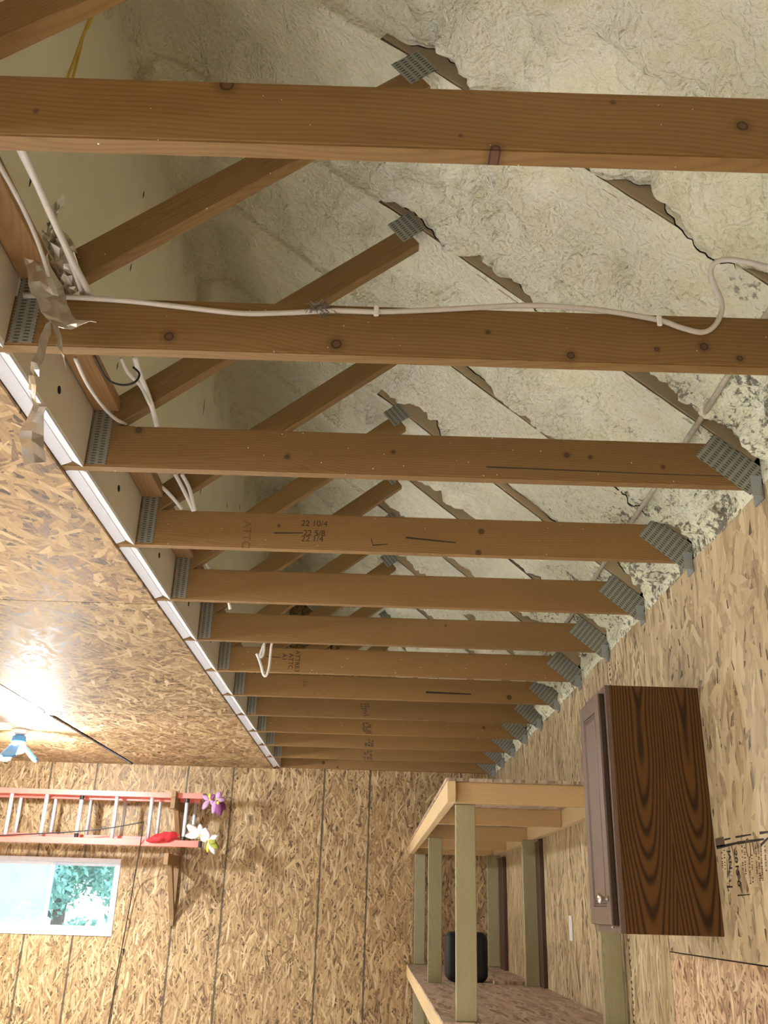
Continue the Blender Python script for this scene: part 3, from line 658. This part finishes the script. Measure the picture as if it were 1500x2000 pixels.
hang([('y',236,700,T(3)-.15),('y',250,728,T(3)-.10),('y',275,755,T(3)-.04),('y',290,785,T(3)-.02),('y',298,800,T(3)+.02),('y',308,836,T(3)+.06)],.005,'cable_w','slim white cable joining a thicker one over the third truss web')
hang([('y',263,698,T(3)-.15),('y',275,735,T(3)-.07),('y',285,760,T(3)-.03),('y',297,795,T(3)+.0),('y',308,838,T(3)+.07)],.008,'cable_w','thick white cable crossing the third truss web')
hang([('y',184,694,T(2)+.15),('y',205,735,T(2)+.24),('y',222,748,T(2)+.28),('y',245,752,T(2)+.30),('y',265,745,T(2)+.30),('y',272,730,T(2)+.30),('y',260,717,T(2)+.30)],.003,'black','thin black wire curling beside the sill plank')
for (pp,r,lab) in [([(283,925),(315,950),(340,975),(356,995)],.007,'pale cable draped by the fourth truss plate'),([(342,926),(360,960),(378,998)],.007,'pale cable forking over the fourth truss web'),([(355,926),(370,955),(380,998)],.007,'white cable closing the fork over the fourth truss web')]:
    hang([('y',x,y,T(4)-.05+.02*i) for i,(x,y) in enumerate(pp)],r,'cable_w',lab)
for (pp,r,lab) in [([(387,1075),(397,1090),(410,1110)],.008,'white cable dropping behind the fifth truss chord'),([(443,1155-40),(446,1165),(450,1190)],.007,'pale cable hanging behind the sixth truss chord')]:
    hang([('y',x,y,T(5)+.06+.02*i) for i,(x,y) in enumerate(pp)],r,'cable_w',lab)
# loops under truss six
y6 = T(6)+.06
cable([atY(x,y,y6) for x,y in [(536,1215),(534,1240),(530,1262),(526,1300),(521,1318),(515,1318),(510,1300),(505,1285),(501,1277)]],.0062,'cable_w','white wire bent into a sharp loop hanging below the sixth truss')
cable([atY(x,y,y6+.03) for x,y in [(520,1215),(517,1240),(516,1260),(515,1275),(511,1283),(508,1280),(514,1262),(522,1245)]],.0062,'cable_w','short white wire hook hanging inside the sharp wire loop')
# yellow cord by the first web
cable([atY(x,y,1.27) for x,y in [(200,-25),(187,10),(172,45),(160,75),(148,110),(134,146),(122,175)]],.0028,'cable_y','yellow cord hanging between truss web and chord','cord',group='yellow cord strands')
cable([atY(x,y,1.28) for x,y in [(205,-25),(190,12),(180,35),(163,70),(156,100),(144,146),(136,175)]],.0028,'cable_y','yellow cord hanging between truss web and chord','cord',group='yellow cord strands')
# foam-dusted brace wire lying on the rafters near the eave
def onroof(x,y,lift):
    d = ray(x,y); k = 2.08/(d[2]+SL*d[0]); p = d*k; return Vector((p[0]-.64*lift,p[1],p[2]+CZ-.768*lift))
pw = onroof(1345,862,.012)
cable([(pw[0]-.012+.0024*i,Y1+.05+i*.55,pw[2]+.012-.003*i+(.006*math.sin(i*2))) for i in range(14)],.0085,'conduit','foam speckled brace wire running across the rafters above the eave','wire',name='brace_wire')
# lint on the second chord
c = atY(622,600,T(2)-.014); b = B(c)
for k in range(90):
    d = Vector((rg.gauss(0,.016),rg.gauss(0,.005),rg.gauss(0,.008))); a = c+d; b.tube([a,a+Vector((rg.uniform(-.01,.01),rg.uniform(-.005,.005),rg.uniform(-.008,.008))),a+Vector((rg.uniform(-.014,.014),rg.uniform(-.005,.005),rg.uniform(-.01,.01)))],.0009,3)
tag(b.obj('lint_clump','lint'),'grey clump of lint caught on the pale cable','lint')

# ------------------------------------------------------------------ torn foil tape
def ribbon(name, rows, label, nseg=7, crumple=.004, seed=1, sub=5):
    """rows: list of (left point, right point) along the strip"""
    r = random.Random(seed); L = spline([a for a,_ in rows],sub); R_ = spline([b for _,b in rows],sub); P = []
    for i,(a,b_) in enumerate(zip(L,R_)):
        row = []
        for j in range(nseg+1):
            t = j/nseg
            if j in (0,nseg): t += r.uniform(-.025,.025)
            p = a.lerp(b_,t); row.append(p+Vector((r.gauss(0,crumple*.4),r.gauss(0,crumple),r.gauss(0,crumple*.4))))
        P.append(row)
    b = B(P[0][0]); b.grid(P); o = b.obj(name,'foil',None,False)
    md = o.modifiers.new('thick','SOLIDIFY'); md.thickness = .0007
    return tag(o,label,'foil tape')
yf = T(2)
def fr(l, r_, dy, dy2=None): return (atY(*l,yf+dy),atY(*r_,yf+(dy if dy2 is None else dy2)))
ribbon('foil_tape',[fr((35,470),(82,462),-.10,-.05),fr((42,495),(90,485),-.085,-.055),fr((52,535),(100,522),-.07,-.05),fr((62,572),(122,560),-.06,-.045),fr((74,592),(128,582),-.055,-.05),fr((88,620),(136,605),-.06,-.065),fr((107,635),(150,625),-.07,-.085),fr((125,641),(190,629),-.085,-.11)],'wide torn foil tape curling in front of the pale cabled chord',5,.0035,3,2)
ribbon('foil_tape',[fr((78,462),(106,440),-.02),fr((85,480),(140,470),-.015),fr((92,505),(148,500),-.02),fr((105,530),(158,545),-.015),fr((120,560),(150,575),-.012)],'crumpled wad of foil on the cables above the second chord',6,.009,5,3)
ribbon('foil_tape',[fr((108,396),(124,382),-.09),fr((96,430),(112,425),-.09),fr((84,458),(100,462),-.08)],'narrow foil strip twisted above the crumpled foil wad',5,.005,8)
ribbon('foil_tape',[fr((126,695),(130,722),-.14,-.14),fr((110,675),(122,690),-.13),fr((108,655),(120,655),-.11),fr((98,628),(104,628),-.07),fr((82,645),(98,652),-.09),fr((76,662),(90,672),-.10),fr((70,690),(87,700),-.11),fr((60,706),(82,712),-.12),fr((57,735),(75,735),-.12),fr((55,760),(68,770),-.11),fr((62,785),(72,785),-.10),fr((62,800),(90,790),-.11),fr((38,838),(86,808),-.14),fr((40,870),(84,850),-.17),fr((45,908),(90,902),-.18)],'long twisted foil strip dangling past the ceiling edge',2,.0022,9,2)
# ------------------------------------------------------------------ wall cabinet
CX0, CX1, CY0, CY1, CZ0, CZ1 = .755, XR-.001, 3.04, 3.345, CZ-.054, CZ+.703
cab = empty('wall_cabinet',(.91,3.19,CZ0),'dark oak wall cabinet hung on the strand board wall','cabinet')
fx = .773
B((fx,CY0,CZ0)).box((fx,CY0,CZ0),(CX1,CY0+.012,CZ1),.001).obj('side_panel','oak',cab)
B((fx,CY1,CZ0)).box((fx,CY1-.012,CZ0),(CX1,CY1,CZ1)).obj('side_panel','oak',cab)
B((fx,CY0,CZ1)).box((fx,CY0+.0125,CZ1-.014),(CX1,CY1-.0125,CZ1-.001)).obj('top_panel','oak',cab)
B((fx,CY0,CZ0)).box((fx,CY0+.0125,CZ0+.012),(CX1,CY1-.0125,CZ0+.026)).obj('bottom_panel','oakframe',cab)
B((CX1,CY0,CZ0)).box((CX1-.006,CY0+.0125,CZ0+.027),(CX1-.001,CY1-.0125,CZ1-.015)).obj('back_panel','oak',cab)
FT = .018; fr_ = empty('face_frame',(fx,CY0,CZ0)); fr_.parent = cab; fr_.location = Vector((fx,CY0,CZ0))-world_loc(cab)
for (y0,y1,z0,z1,nm) in [(CY0-.001,CY0+.038,CZ0,CZ1,'stile'),(CY1-.037,CY1+.001,CZ0,CZ1,'stile'),(CY0+.0385,CY1-.0375,CZ0,CZ0+.045,'rail'),(CY0+.0385,CY1-.0375,CZ1-.045,CZ1,'rail')]:
    B((fx-FT,y0,z0)).box((fx-FT,y0,z0),(fx-.0003,y1,z1),.0015).obj(nm,'oakframe',fr_)
# door: frame, raised panel with stepped moulding, dark edge
DX1 = fx-FT-.0015; DX0 = DX1-.020; DY0, DY1, DZ0, DZ1 = CY0+.012, CY1-.008, CZ0+.022, CZ1-.026
door = B((DX0,DY0,DZ0)); door.box((DX0+.004,DY0,DZ0),(DX1,DY1,DZ1),.001); door = door.obj('door','oakdark',cab)
def ringf(x0,x1,iy,iz,wd,nm,mat):
    """rectangular frame on the door face"""
    y0,y1,z0,z1 = DY0+iy,DY1-iy,DZ0+iz,DZ1-iz; b = B((x0,y0,z0))
    b.box((x0,y0,z0),(x1,y0+wd,z1),.0012); b.box((x0,y1-wd,z0),(x1,y1,z1),.0012); b.box((x0,y0+wd,z0),(x1,y1-wd,z0+wd),.0012); b.box((x0,y0+wd,z1-wd),(x1,y1-wd,z1),.0012)
    return b.obj(nm,mat,door)
ringf(DX0-.001,DX0+.0045,.001,.001,.052,'door_frame','oakframe'); ringf(DX0+.0012,DX0+.0045,.0545,.0545,.006,'moulding','oakframe'); ringf(DX0+.0030,DX0+.0047,.0625,.0625,.006,'moulding','oakframe')
B((DX0,DY0,DZ0)).box((DX0+.0015,DY0+.071,DZ0+.071),(DX0+.0047,DY1-.071,DZ1-.071),.001).obj('door_panel','oakframe',door)
kc = Vector((DX0-.001,DY0+.030,CZ+.044)); b = B(kc); b.lathe([(.008,0),(.006,.004),(.005,.012),(.010,.019),(.0165,.024),(.0165,.027),(.012,.031),(.004,.033)],(-1,0,0),kc,20); b.obj('knob','chrome',door,True)
c = Vector((DX1-.004,DY0+.06,DZ0-.003)); b = B(c); b.lathe([(.005,0),(.005,.004),(.003,.005)],(0,0,-1),c,12); b.obj('bumper','chrome',door)

# ------------------------------------------------------------------ storage shelf along the right wall
LX = .316; SZ = CZ-.42; TZ0, TZ1 = CZ+.430, CZ+.519; SY0, SY1 = 4.205, YB-.004
sh = empty('storage_shelf',(.7,6.3,0),'two tier lumber storage shelf standing in the back corner','shelf')
B((LX,SY0-.036,TZ0)).box((LX,SY0-.036,TZ0),(LX+.037,SY1,TZ1),.002).obj('side_beam','piney',sh)
B((LX,SY0,TZ0)).box((LX+.0375,SY0,TZ0),(XR-.0385,SY0+.037,TZ1),.002).obj('front_beam','pine',sh)
B((XR,SY0,TZ0)).box((XR-.038,SY0,TZ0),(XR-.0005,SY1,TZ1),.002).obj('ledger','piney',sh)
for y in (5.30,6.52,7.55,SY1-.038): B((LX,y,TZ0)).box((LX+.0375,y,TZ0),(XR-.0385,y+.037,TZ1),.002).obj('joist','pine',sh)
for y0,y1 in ((SY0-.04,6.40),(6.402,SY1)): B((LX,y0,TZ1)).box((LX-.006,y0,TZ1),(XR-.0005,y1,TZ1+.012)).obj('top_board','ply',sh)
def post(x,y,z0,z1): B((x,y,z0)).box((x,y,z0),(x+.088,y+.037,z1),.003).obj('post','green',sh)
for y in (4.245,6.33,8.34): post(.358,y,SZ,TZ0); post(.358,y,0,SZ-.10)
for y in (4.245,6.33,8.30): post(.966,y,SZ,TZ0); post(.966,y,0,SZ-.10)
# lower tier
B((LX,SY0,SZ-.10)).box((LX-.012,SY0+.02,SZ-.101),(LX+.025,SY1,SZ-.0125),.002).obj('side_beam','piney',sh)
B((LX,SY0,SZ-.10)).box((LX+.0255,SY0+.02,SZ-.101),(XR-.0385,SY0+.057,SZ-.0125),.002).obj('front_beam','pine',sh)
B((XR,SY0,SZ-.10)).box((XR-.038,SY0+.02,SZ-.101),(XR-.0005,SY1,SZ-.0125),.002).obj('ledger','piney',sh)
for (x0,x1,y0,y1,dz) in [(LX-.014,.653,SY0+.01,6.30,0),(.655,XR-.0005,SY0+.01,6.30,0),(LX-.014,XR-.0005,6.31,SY1,-.004)]:
    B((x0,y0,SZ)).box((x0,y0,SZ-.0125+dz*0),(x1,y1,SZ+dz),.001).obj('shelf_board','ply',sh)
for (y0,y1,zt,lab) in [(6.14,6.195,CZ+.425,'dark brown board standing in front of the middle wall post'),(6.215,6.29,CZ+.415,'dark slim board between post and brown board')]:
    tag(B((XR,y0,SZ)).box((XR-.026,y0,SZ),(XR-.001,y1,zt),.002).obj('dark_board','darkboard'),lab,'board','dark boards standing on the shelf')
tag(B((XR,7.86,SZ)).box((XR-.03,7.86,SZ-.004),(XR-.001,8.14,CZ+.40),.002).obj('dark_board','darkboard'),'dark tall board standing by the rear wall post','board','dark boards standing on the shelf')
b = B((.7,6.6,SZ)); b.box((.78,6.42,SZ-.004),(1.03,6.50,SZ+.016),.003); tag(b.obj('plank_offcut','ply'),'short plank offcut lying on the lower shelf','plank')
# black case
b = B((.62,6.6,SZ)); b.box((.487,6.51,SZ-.003),(.757,6.72,SZ+.286),.045,5); cs_ = b.obj('body','case',None,True)
ce = empty('black_case',(.62,6.6,SZ),'black soft sided case standing on the lower shelf','case'); cs_.parent = ce; cs_.location = (0,0,0)
b = B((.62,6.6,SZ)); b.tube(spline([(.56,6.615,SZ+.283),(.565,6.615,SZ+.302),(.62,6.615,SZ+.312),(.675,6.615,SZ+.302),(.68,6.615,SZ+.283)],6),.006,8); b.obj('handle','black',ce,True)
b = B((.62,6.6,SZ)); b.tube([(.487+.27*(.5+.502*math.cos(a)*1.0),6.575,SZ+.1415+.143*math.sin(a)) if False else (.622+.1345*max(-1,min(1,1.25*math.cos(a))),6.585,SZ+.1415+.1435*max(-1,min(1,1.25*math.sin(a)))) for a in [k*math.pi/24 for k in range(49)]],.003,6); b.obj('zip_seam','black',ce)
# outlet
ol = empty('wall_outlet',(XR,5.36,CZ-.075),'white outlet plate on the wall under the top shelf','outlet')
B((XR,5.36,CZ-.075)).box((XR-.006,5.322,CZ-.136),(XR-.0005,5.398,CZ-.014),.002).obj('cover_plate','plate_white',ol)
for dz in (.028,-.028): B((XR,5.36,CZ)).box((XR-.008,5.345,CZ-.075+dz-.014),(XR-.0062,5.375,CZ-.075+dz+.014),.001).obj('socket','vinyl',ol)
# ------------------------------------------------------------------ window
wn = empty('window_1',((WX0+WX1)/2,YB,WZ0),'white vinyl sliding window with two panes in the back wall','window',kind='structure')
yw0, yw1 = YB-.012, YB+.09
def wb_(nm,x0,x1,z0,z1,y0,y1,mat='vinyl',par=None): return B(((x0+x1)/2,y0,z0)).box((x0,y0,z0),(x1,y1,z1),.002).obj(nm,mat,par or wn)
fw = .036
wb_('frame',WX0,WX1,WZ1-fw,WZ1,yw0,yw1); wb_('frame',WX0,WX1,WZ0,WZ0+fw+.012,yw0,yw1); wb_('frame',WX0,WX0+fw,WZ0+fw+.0125,WZ1-fw-.0005,yw0,yw1); wb_('frame',WX1-fw,WX1,WZ0+fw+.0125,WZ1-fw-.0005,yw0,yw1)
MX = (WX0+WX1)/2-.005
def sash(x0,x1,y0,mat,ft):
    s = empty('sash',(x0,y0,WZ0)); s.parent = wn; s.location = Vector((x0,y0,WZ0))-world_loc(wn)
    z0, z1 = WZ0+fw+.013, WZ1-fw-.001
    wb_('stile',x0,x0+ft,z0,z1,y0,y0+.03,'vinyl',s); wb_('stile',x1-ft,x1,z0,z1,y0,y0+.03,'vinyl',s); wb_('rail',x0+ft,x1-ft,z0,z0+ft,y0,y0+.03,'vinyl',s); wb_('rail',x0+ft,x1-ft,z1-ft,z1,y0,y0+.03,'vinyl',s)
    wb_('pane',x0+ft-.003,x1-ft+.003,z0+ft-.003,z1-ft+.003,y0+.013,y0+.017,mat,s); return s
sash(WX0+fw+.001,MX+.022,YB+.005,'screen',.026); sash(MX-.012,WX1-fw-.001,YB+.045,'glass',.024)
for z in (WZ0+.20,WZ0+.47): wb_('latch',WX1-fw-.012,WX1-fw-.004,z-.014,z+.014,YB+.038,YB+.044,'black')
# ------------------------------------------------------------------ extension ladder on the wall
YN = 8.02
def lad(x,y,Y=YN): return atY(x,y,Y)
ld = empty('extension_ladder',lad(200,1645),'coral and silver extension ladder hung sideways on the back wall','ladder')
def railbox(xa,xb,yc,hgt,Y,dep,nm):
    a = lad(xa,yc,Y); a2 = lad(xb,yc,Y); z = lad(150,yc,Y)[2]; b = B((a[0],Y,z))
    b.box((a[0],Y,z-hgt/2),(a2[0],Y+.006,z+hgt/2),.001); b.box((a[0],Y+.006,z+hgt/2-.006),(a2[0],Y+dep,z+hgt/2),.001); b.box((a[0],Y+.006,z-hgt/2),(a2[0],Y+dep,z-hgt/2+.006),.001); b.box((a[0],Y+dep-.004,z-hgt/2),(a2[0],Y+dep,z+hgt/2),.001)
    return b.obj(nm,'red_rail',ld), z
_, zt = railbox(-150,397,1547.5,.042,YN,.07,'rail'); _, zb = railbox(-150,388,1641.5,.050,YN,.07,'rail')
_, zt2 = railbox(-150,392,1557,.030,YN+.14,.06,'rail'); _, zb2 = railbox(-150,352,1634,.034,YN+.14,.06,'rail')
for k in range(-2,6):
    x = lad(13+69.6*k,1597,YN)[0]; b = B((x,YN+.035,zb)); b.tube([(x,YN+.030,zb+.020),(x,YN+.030,zt-.016)],.0165,10); rgo = b.obj('rung','alu',ld,True)
    if k in (2,5):
        b = B((x,YN+.03,zb)); b.tube([(x,YN+.03,zb+.022),(x,YN+.03,zb+.055)],.0185,10); b.obj('end_cap','black',rgo); b = B((x,YN+.03,zt)); b.tube([(x,YN+.03,zt-.055),(x,YN+.03,zt-.02)],.0185,10); b.obj('end_cap','black',rgo)
    x2 = lad(32+69.2*k,1597,YN+.14)[0]; b = B((x2,YN+.17,zb2)); b.tube([(x2,YN+.17,zb2+.012),(x2,YN+.17,zt2-.01)],.0145,10); b.obj('rung','alu',ld,True)
a = lad(397,1547.5); B(a).box((a[0],YN+.001,zt-.02),(a[0]+.03,YN+.068,zt+.02),.002).obj('rail_cap','black',ld)
a = lad(388,1641.5); B(a).box((a[0],YN+.001,zb-.024),(a[0]+.02,YN+.068,zb+.024),.002).obj('rail_cap','black',ld)
# wooden brackets
BX = X0-LS
def bracket(zarm, tip, label, lip=False, leg=.34):
    e = empty('ladder_bracket',(BX,YB,zarm),label,'bracket','wooden ladder brackets')
    B((BX,YB,zarm)).box((BX-.019,tip,zarm-.045),(BX+.019,YB-.001,zarm+.044),.003).obj('arm','bracket',e)
    ym = tip+.16; za = zarm-.045; zl = za-leg
    b = B((BX,YB,zl)); b.prism([(BX-.019,ym,za),(BX-.019,ym+.08,za),(BX-.019,YB-.04,zl),(BX-.019,YB-.04,zl-.07),(BX-.019,YB-.075,zl-.01)],(.038,0,0)); b.obj('brace','bracket',e)
    B((BX,YB,zl)).box((BX-.019,YB-.039,zl-.12),(BX+.019,YB-.001,za-.001),.002).obj('wall_leg','bracket',e)
    return e
z_low = atY(318,1677,YB-.52)[2]; bracket(z_low,YB-.52,'empty wooden bracket below the coral ladder')
z_up = zt-.021-.045; bracket(z_up+.0,YN-.06,'wooden bracket carrying the top rail of the ladder',leg=.26)
B((BX,YN,zt)).box((BX-.019,YN-.06,z_up+.0445),(BX+.019,YN-.012,zt+.03),.003).obj('lip','bracket',bpy.data.objects['ladder_bracket.001'])
# red cloth over the lower rail
def cloth():
    ca = lad(318,1634,YN-.01); P = []
    r = random.Random(4)
    for i in range(25):
        u = i/24; row = []
        for j in range(15):
            v = j/14*2*math.pi; x = ca[0]+(u-.5)*.27
            w_ = math.sin(math.pi*min(1,u*1.05))**.55; rad_z = .045*w_*(.55+.55*u)+.004; rad_y = .055*w_+.004
            f = 1+.10*math.sin(v*3+u*9)+.07*math.sin(u*23+v)
            row.append((x,ca[1]+.01+rad_y*f*math.cos(v),ca[2]+(u-.4)*.05+rad_z*f*math.sin(v)-.012))
        P.append(row)
    b = B(ca); b.grid(P); o = b.obj('red_cloth','red_cloth',None,True); return tag(o,'red cloth bundle resting on the lower ladder rail','cloth')
cloth()
# artificial flowers stuck in the ladder ends
def petal(par, c, d, up, L, W, mat, curl=.5, name='petal'):
    d = Vector(d).normalized(); up = Vector(up); up = (up-d*up.dot(d)).normalized(); s = d.cross(up); P = []
    for i in range(8):
        t = i/7; wv = W*math.sin(math.pi*(t*.92+.04))**.7; ax = Vector(c)+d*(L*t)-up*(curl*L*t*t)
        P.append([ax+s*(wv*(k/3-.5)*2*.5)+up*(.18*W*(1-abs(k/3-.5)*2)) for k in range(4)])
    b = B(c); b.grid(P); o = b.obj(name,mat,par,True); md = o.modifiers.new('thick','SOLIDIFY'); md.thickness = .0012; return o
def flower(base, heads, label, lean):
    e = empty('artificial_flower',base,label,'flower','artificial flowers on the ladder end'); r = random.Random(len(heads)*3)
    for (px,py,dy,specs) in heads:
        c = lad(px,py,YN+dy); b = B(base); b.tube(spline([base,(Vector(base)+c)/2+Vector((0,0,.01)),c],5),.004,6); b.obj('stem','stem',e,True)
        b = B(c); b.lathe([(.003,-.012),(.010,-.004),(.012,.004),(.006,.014)],(1,-.6,-.3),c,10); b.obj('flower_heart','yellow',e,True)
        for (ang,el,L,W,mat,curl) in specs:
            d = Vector((math.cos(ang)*math.cos(el),-math.sin(el),math.sin(ang)*math.cos(el))); petal(e,c,d,(0,-1,.3),L,W,mat,curl)
    return e
import math as _m
PU, LI, WH, YE, GR = 'purple','lilac','petal_white','yellow','stem'
flower(lad(392,1549,YN+.03),[(410,1562,-.01,[(2.6,.3,.07,.045,LI,.3),(.8,.5,.06,.04,PU,.2),(-.6,.4,.07,.045,LI,.5),(-2.2,.5,.09,.05,LI,.4),(1.7,.2,.05,.03,YE,.1)]),
      (424,1562,-.03,[(-1.25,.4,.13,.075,PU,.3),(-.7,.2,.10,.055,PU,.4),(1.3,.4,.07,.05,LI,.3),(.2,.5,.06,.05,LI,.6),(-1.8,.5,.11,.05,LI,.4),(-1.1,.7,.05,.03,YE,.2)])],'purple artificial iris stuck in the upper ladder rail end',0)
flower(lad(384,1641,YN+.03),[(392,1632,-.01,[(2.5,.3,.14,.07,WH,.2),(3.1,.4,.12,.06,WH,.3),(1.7,.3,.09,.05,WH,.2),(1.0,.5,.07,.05,WH,.4),(-.6,.4,.07,.05,WH,.4)]),
      (408,1642,-.02,[(.6,.4,.08,.05,WH,.3),(-.5,.5,.10,.055,GR,.4),(-1.0,.3,.11,.05,WH,.4),(1.9,.4,.09,.06,WH,.3),(-1.6,.2,.09,.03,YE,.2),(0,.7,.06,.06,GR,.5)])],'white and green artificial orchid stuck in the lower ladder rail end',0)
# black cord tied to a rung
yk = YN-.02
cable([lad(-60,1634,yk),lad(60,1629,yk),lad(150,1624,yk),lad(215,1617,yk),lad(278,1606,yk)],.0045,'black','black cord strung along the ladder rungs','cord',name='cord')
cable([lad(281,1604,yk),lad(279,1615,yk-.01),lad(274,1650,yk+.02),atY(262,1720,YB-.1),atY(244,1820,YB-.04),atY(228,1905,YB-.02),atY(212,1998,YB-.02),atY(198,2080,YB-.02),Vector((atY(190,2120,YB-.02)[0],YB-.03,.02))],.0045,'black','black cord hanging from the ladder down the wall','cord',name='cord')
# ------------------------------------------------------------------ ceiling lamps (screw-in garage lights with wings)
def lamp(loc, label, rot=0, power=LAMP_W, down=DOWN):
    x, y, z = loc; e = empty('garage_lamp',(x,y,H-.0115),label,'lamp','winged garage lamps on the ceiling'); o = Vector((x,y,H-.0115))
    b = B(o); b.lathe([(.058,0),(.058,-.012),(.046,-.03),(.03,-.042)],(0,0,1),o,20); b.obj('ceiling_socket','plate_white',e,True)
    b = B(o); b.lathe([(.03,-.043),(.046,-.052),(.050,-.085),(.042,-.098)],(0,0,1),o,20); b.obj('lamp_core','blue',e,True)
    for k in range(3):
        a = rot+k*2*math.pi/3; d = Vector((math.cos(a),math.sin(a),-.95)).normalized(); s = Vector((-math.sin(a),math.cos(a),0)); n = d.cross(s).normalized(); n = n if n.z < 0 else -n
        c = o+Vector((0,0,-.085))+d*.045
        P = [c-s*.03,c+d*.13-s*.052,c+d*.15-s*.035,c+d*.15+s*.035,c+d*.13+s*.052,c+s*.03]
        b = B(c); b.prism([p-n*.012 for p in P],n*.012); wg = b.obj('wing','blue',e)
        q = [c+(p-c)*.9+d*.005+n*.0005 for p in P]; b = B(c); b.prism(q,n*.004); b.obj('led_panel','led',wg)
    b = B(o); b.lathe([(.042,-.099),(.056,-.115),(.06,-.14),(.045,-.165),(.015,-.175)],(0,0,1),o,20); b.obj('lamp_dome','led',e,True)
    L = bpy.data.lights.new('lamp_light','POINT'); L.energy = power; L.shadow_soft_size = .06; L.color = LCOL
    lo = bpy.data.objects.new('lamp_light',L); C.objects.link(lo); lo.parent = e; lo.location = (0,0,-.25)
    L = bpy.data.lights.new('lamp_beam','SPOT'); L.energy = power*down; L.shadow_soft_size = .08; L.color = LCOL; L.spot_size = math.radians(150); L.spot_blend = .6
    lo = bpy.data.objects.new('lamp_beam',L); C.objects.link(lo); lo.parent = e; lo.location = (0,0,-.26)
    return e
pl = atZ(38,1440,H-.07)
lamp((pl[0],pl[1],H),'blue winged lamp glowing on the ceiling near the back wall',.5,120,1.6)
lamp((-2.75,2.6,H),'winged lamp on the ceiling midway along the room',.9)
lamp((-2.9,-1.5,H),'winged lamp on the ceiling far from the back wall',.2)

# ------------------------------------------------------------------ outside the window
gr = B((-4,30,-.3)).box((-40,YB+.4,-.35),(30,60,-.3)).obj('ground_outside','grass'); tag(gr,'bright lawn outside the window','ground',kind='structure')
def tree(loc, h, rad, nleaf, mat, label, seed, trunk=True, name='tree', ls=.09):
    r = random.Random(seed); e = empty(name,loc,label,'tree' if name == 'tree' else 'bush','plants outside the window'); x,y,z = loc
    b = B(loc); b.tube(spline([loc,(x+.1,y,z+h*.4),(x-.05,y+.1,z+h*.8)],5),.09*h/4,8,None)
    for k in range(6):
        a = r.uniform(0,6.28); zz = z+h*r.uniform(.3,.7); b.tube([(x,y,zz),(x+math.cos(a)*rad*.6,y+math.sin(a)*rad*.6,zz+rad*.4)],.03*h/4,6)
    b.obj('trunk','bark',e)
    vs_, fs = [], []
    cl = [(x+r.uniform(-1,1)*rad*.7,y+r.uniform(-1,1)*rad*.7,z+h*.55+r.uniform(-1,1)*h*.42,rad*r.uniform(.25,.5)) for _ in range(26)]
    for k in range(nleaf):
        c = cl[r.randrange(len(cl))]; d = Vector((r.gauss(0,1),r.gauss(0,1),r.gauss(0,1))).normalized()*c[3]*r.uniform(.5,1.05)
        p = Vector(c[:3])+d; u = Vector((r.gauss(0,1),r.gauss(0,1),r.gauss(0,1))).normalized(); v = u.orthogonal().normalized(); s = ls*r.uniform(.6,1.3); i = len(vs_)
        vs_ += [p-u*s,p+v*s*.45,p+u*s,p-v*s*.45]; fs.append((i,i+1,i+2,i+3))
    me = bpy.data.meshes.new('foliage'); me.from_pydata([tuple(v-Vector(loc)) for v in vs_],[],fs); link('foliage',me,mat,e,loc=loc)
    return e
tree((-4.45,14.0,-.3),4.2,1.15,15000,'leaf','leafy tree seen through the clear window pane',3,ls=.055)
tree((-7.2,17.2,-.3),5.0,1.6,15000,'leaf','tree behind the screened window pane',5,ls=.06)
tree((-4.6,22.5,-.3),7.5,2.3,16000,'leaf2','pale tall tree farther back beyond the window',8,ls=.09)
tree((-10.5,24.0,-.3),7.5,2.6,16000,'leaf2','pale broad tree at the far edge of the lawn',18,ls=.09)
tree((-4.0,11.7,-.3),.98,.42,3500,'flower','pale blossoming bush low outside the clear window pane',12,name='bush',ls=.04)
tree((-3.05,11.5,-.3),1.15,.4,3000,'leaf2','small light green bush low outside the window',13,name='bush',ls=.04)
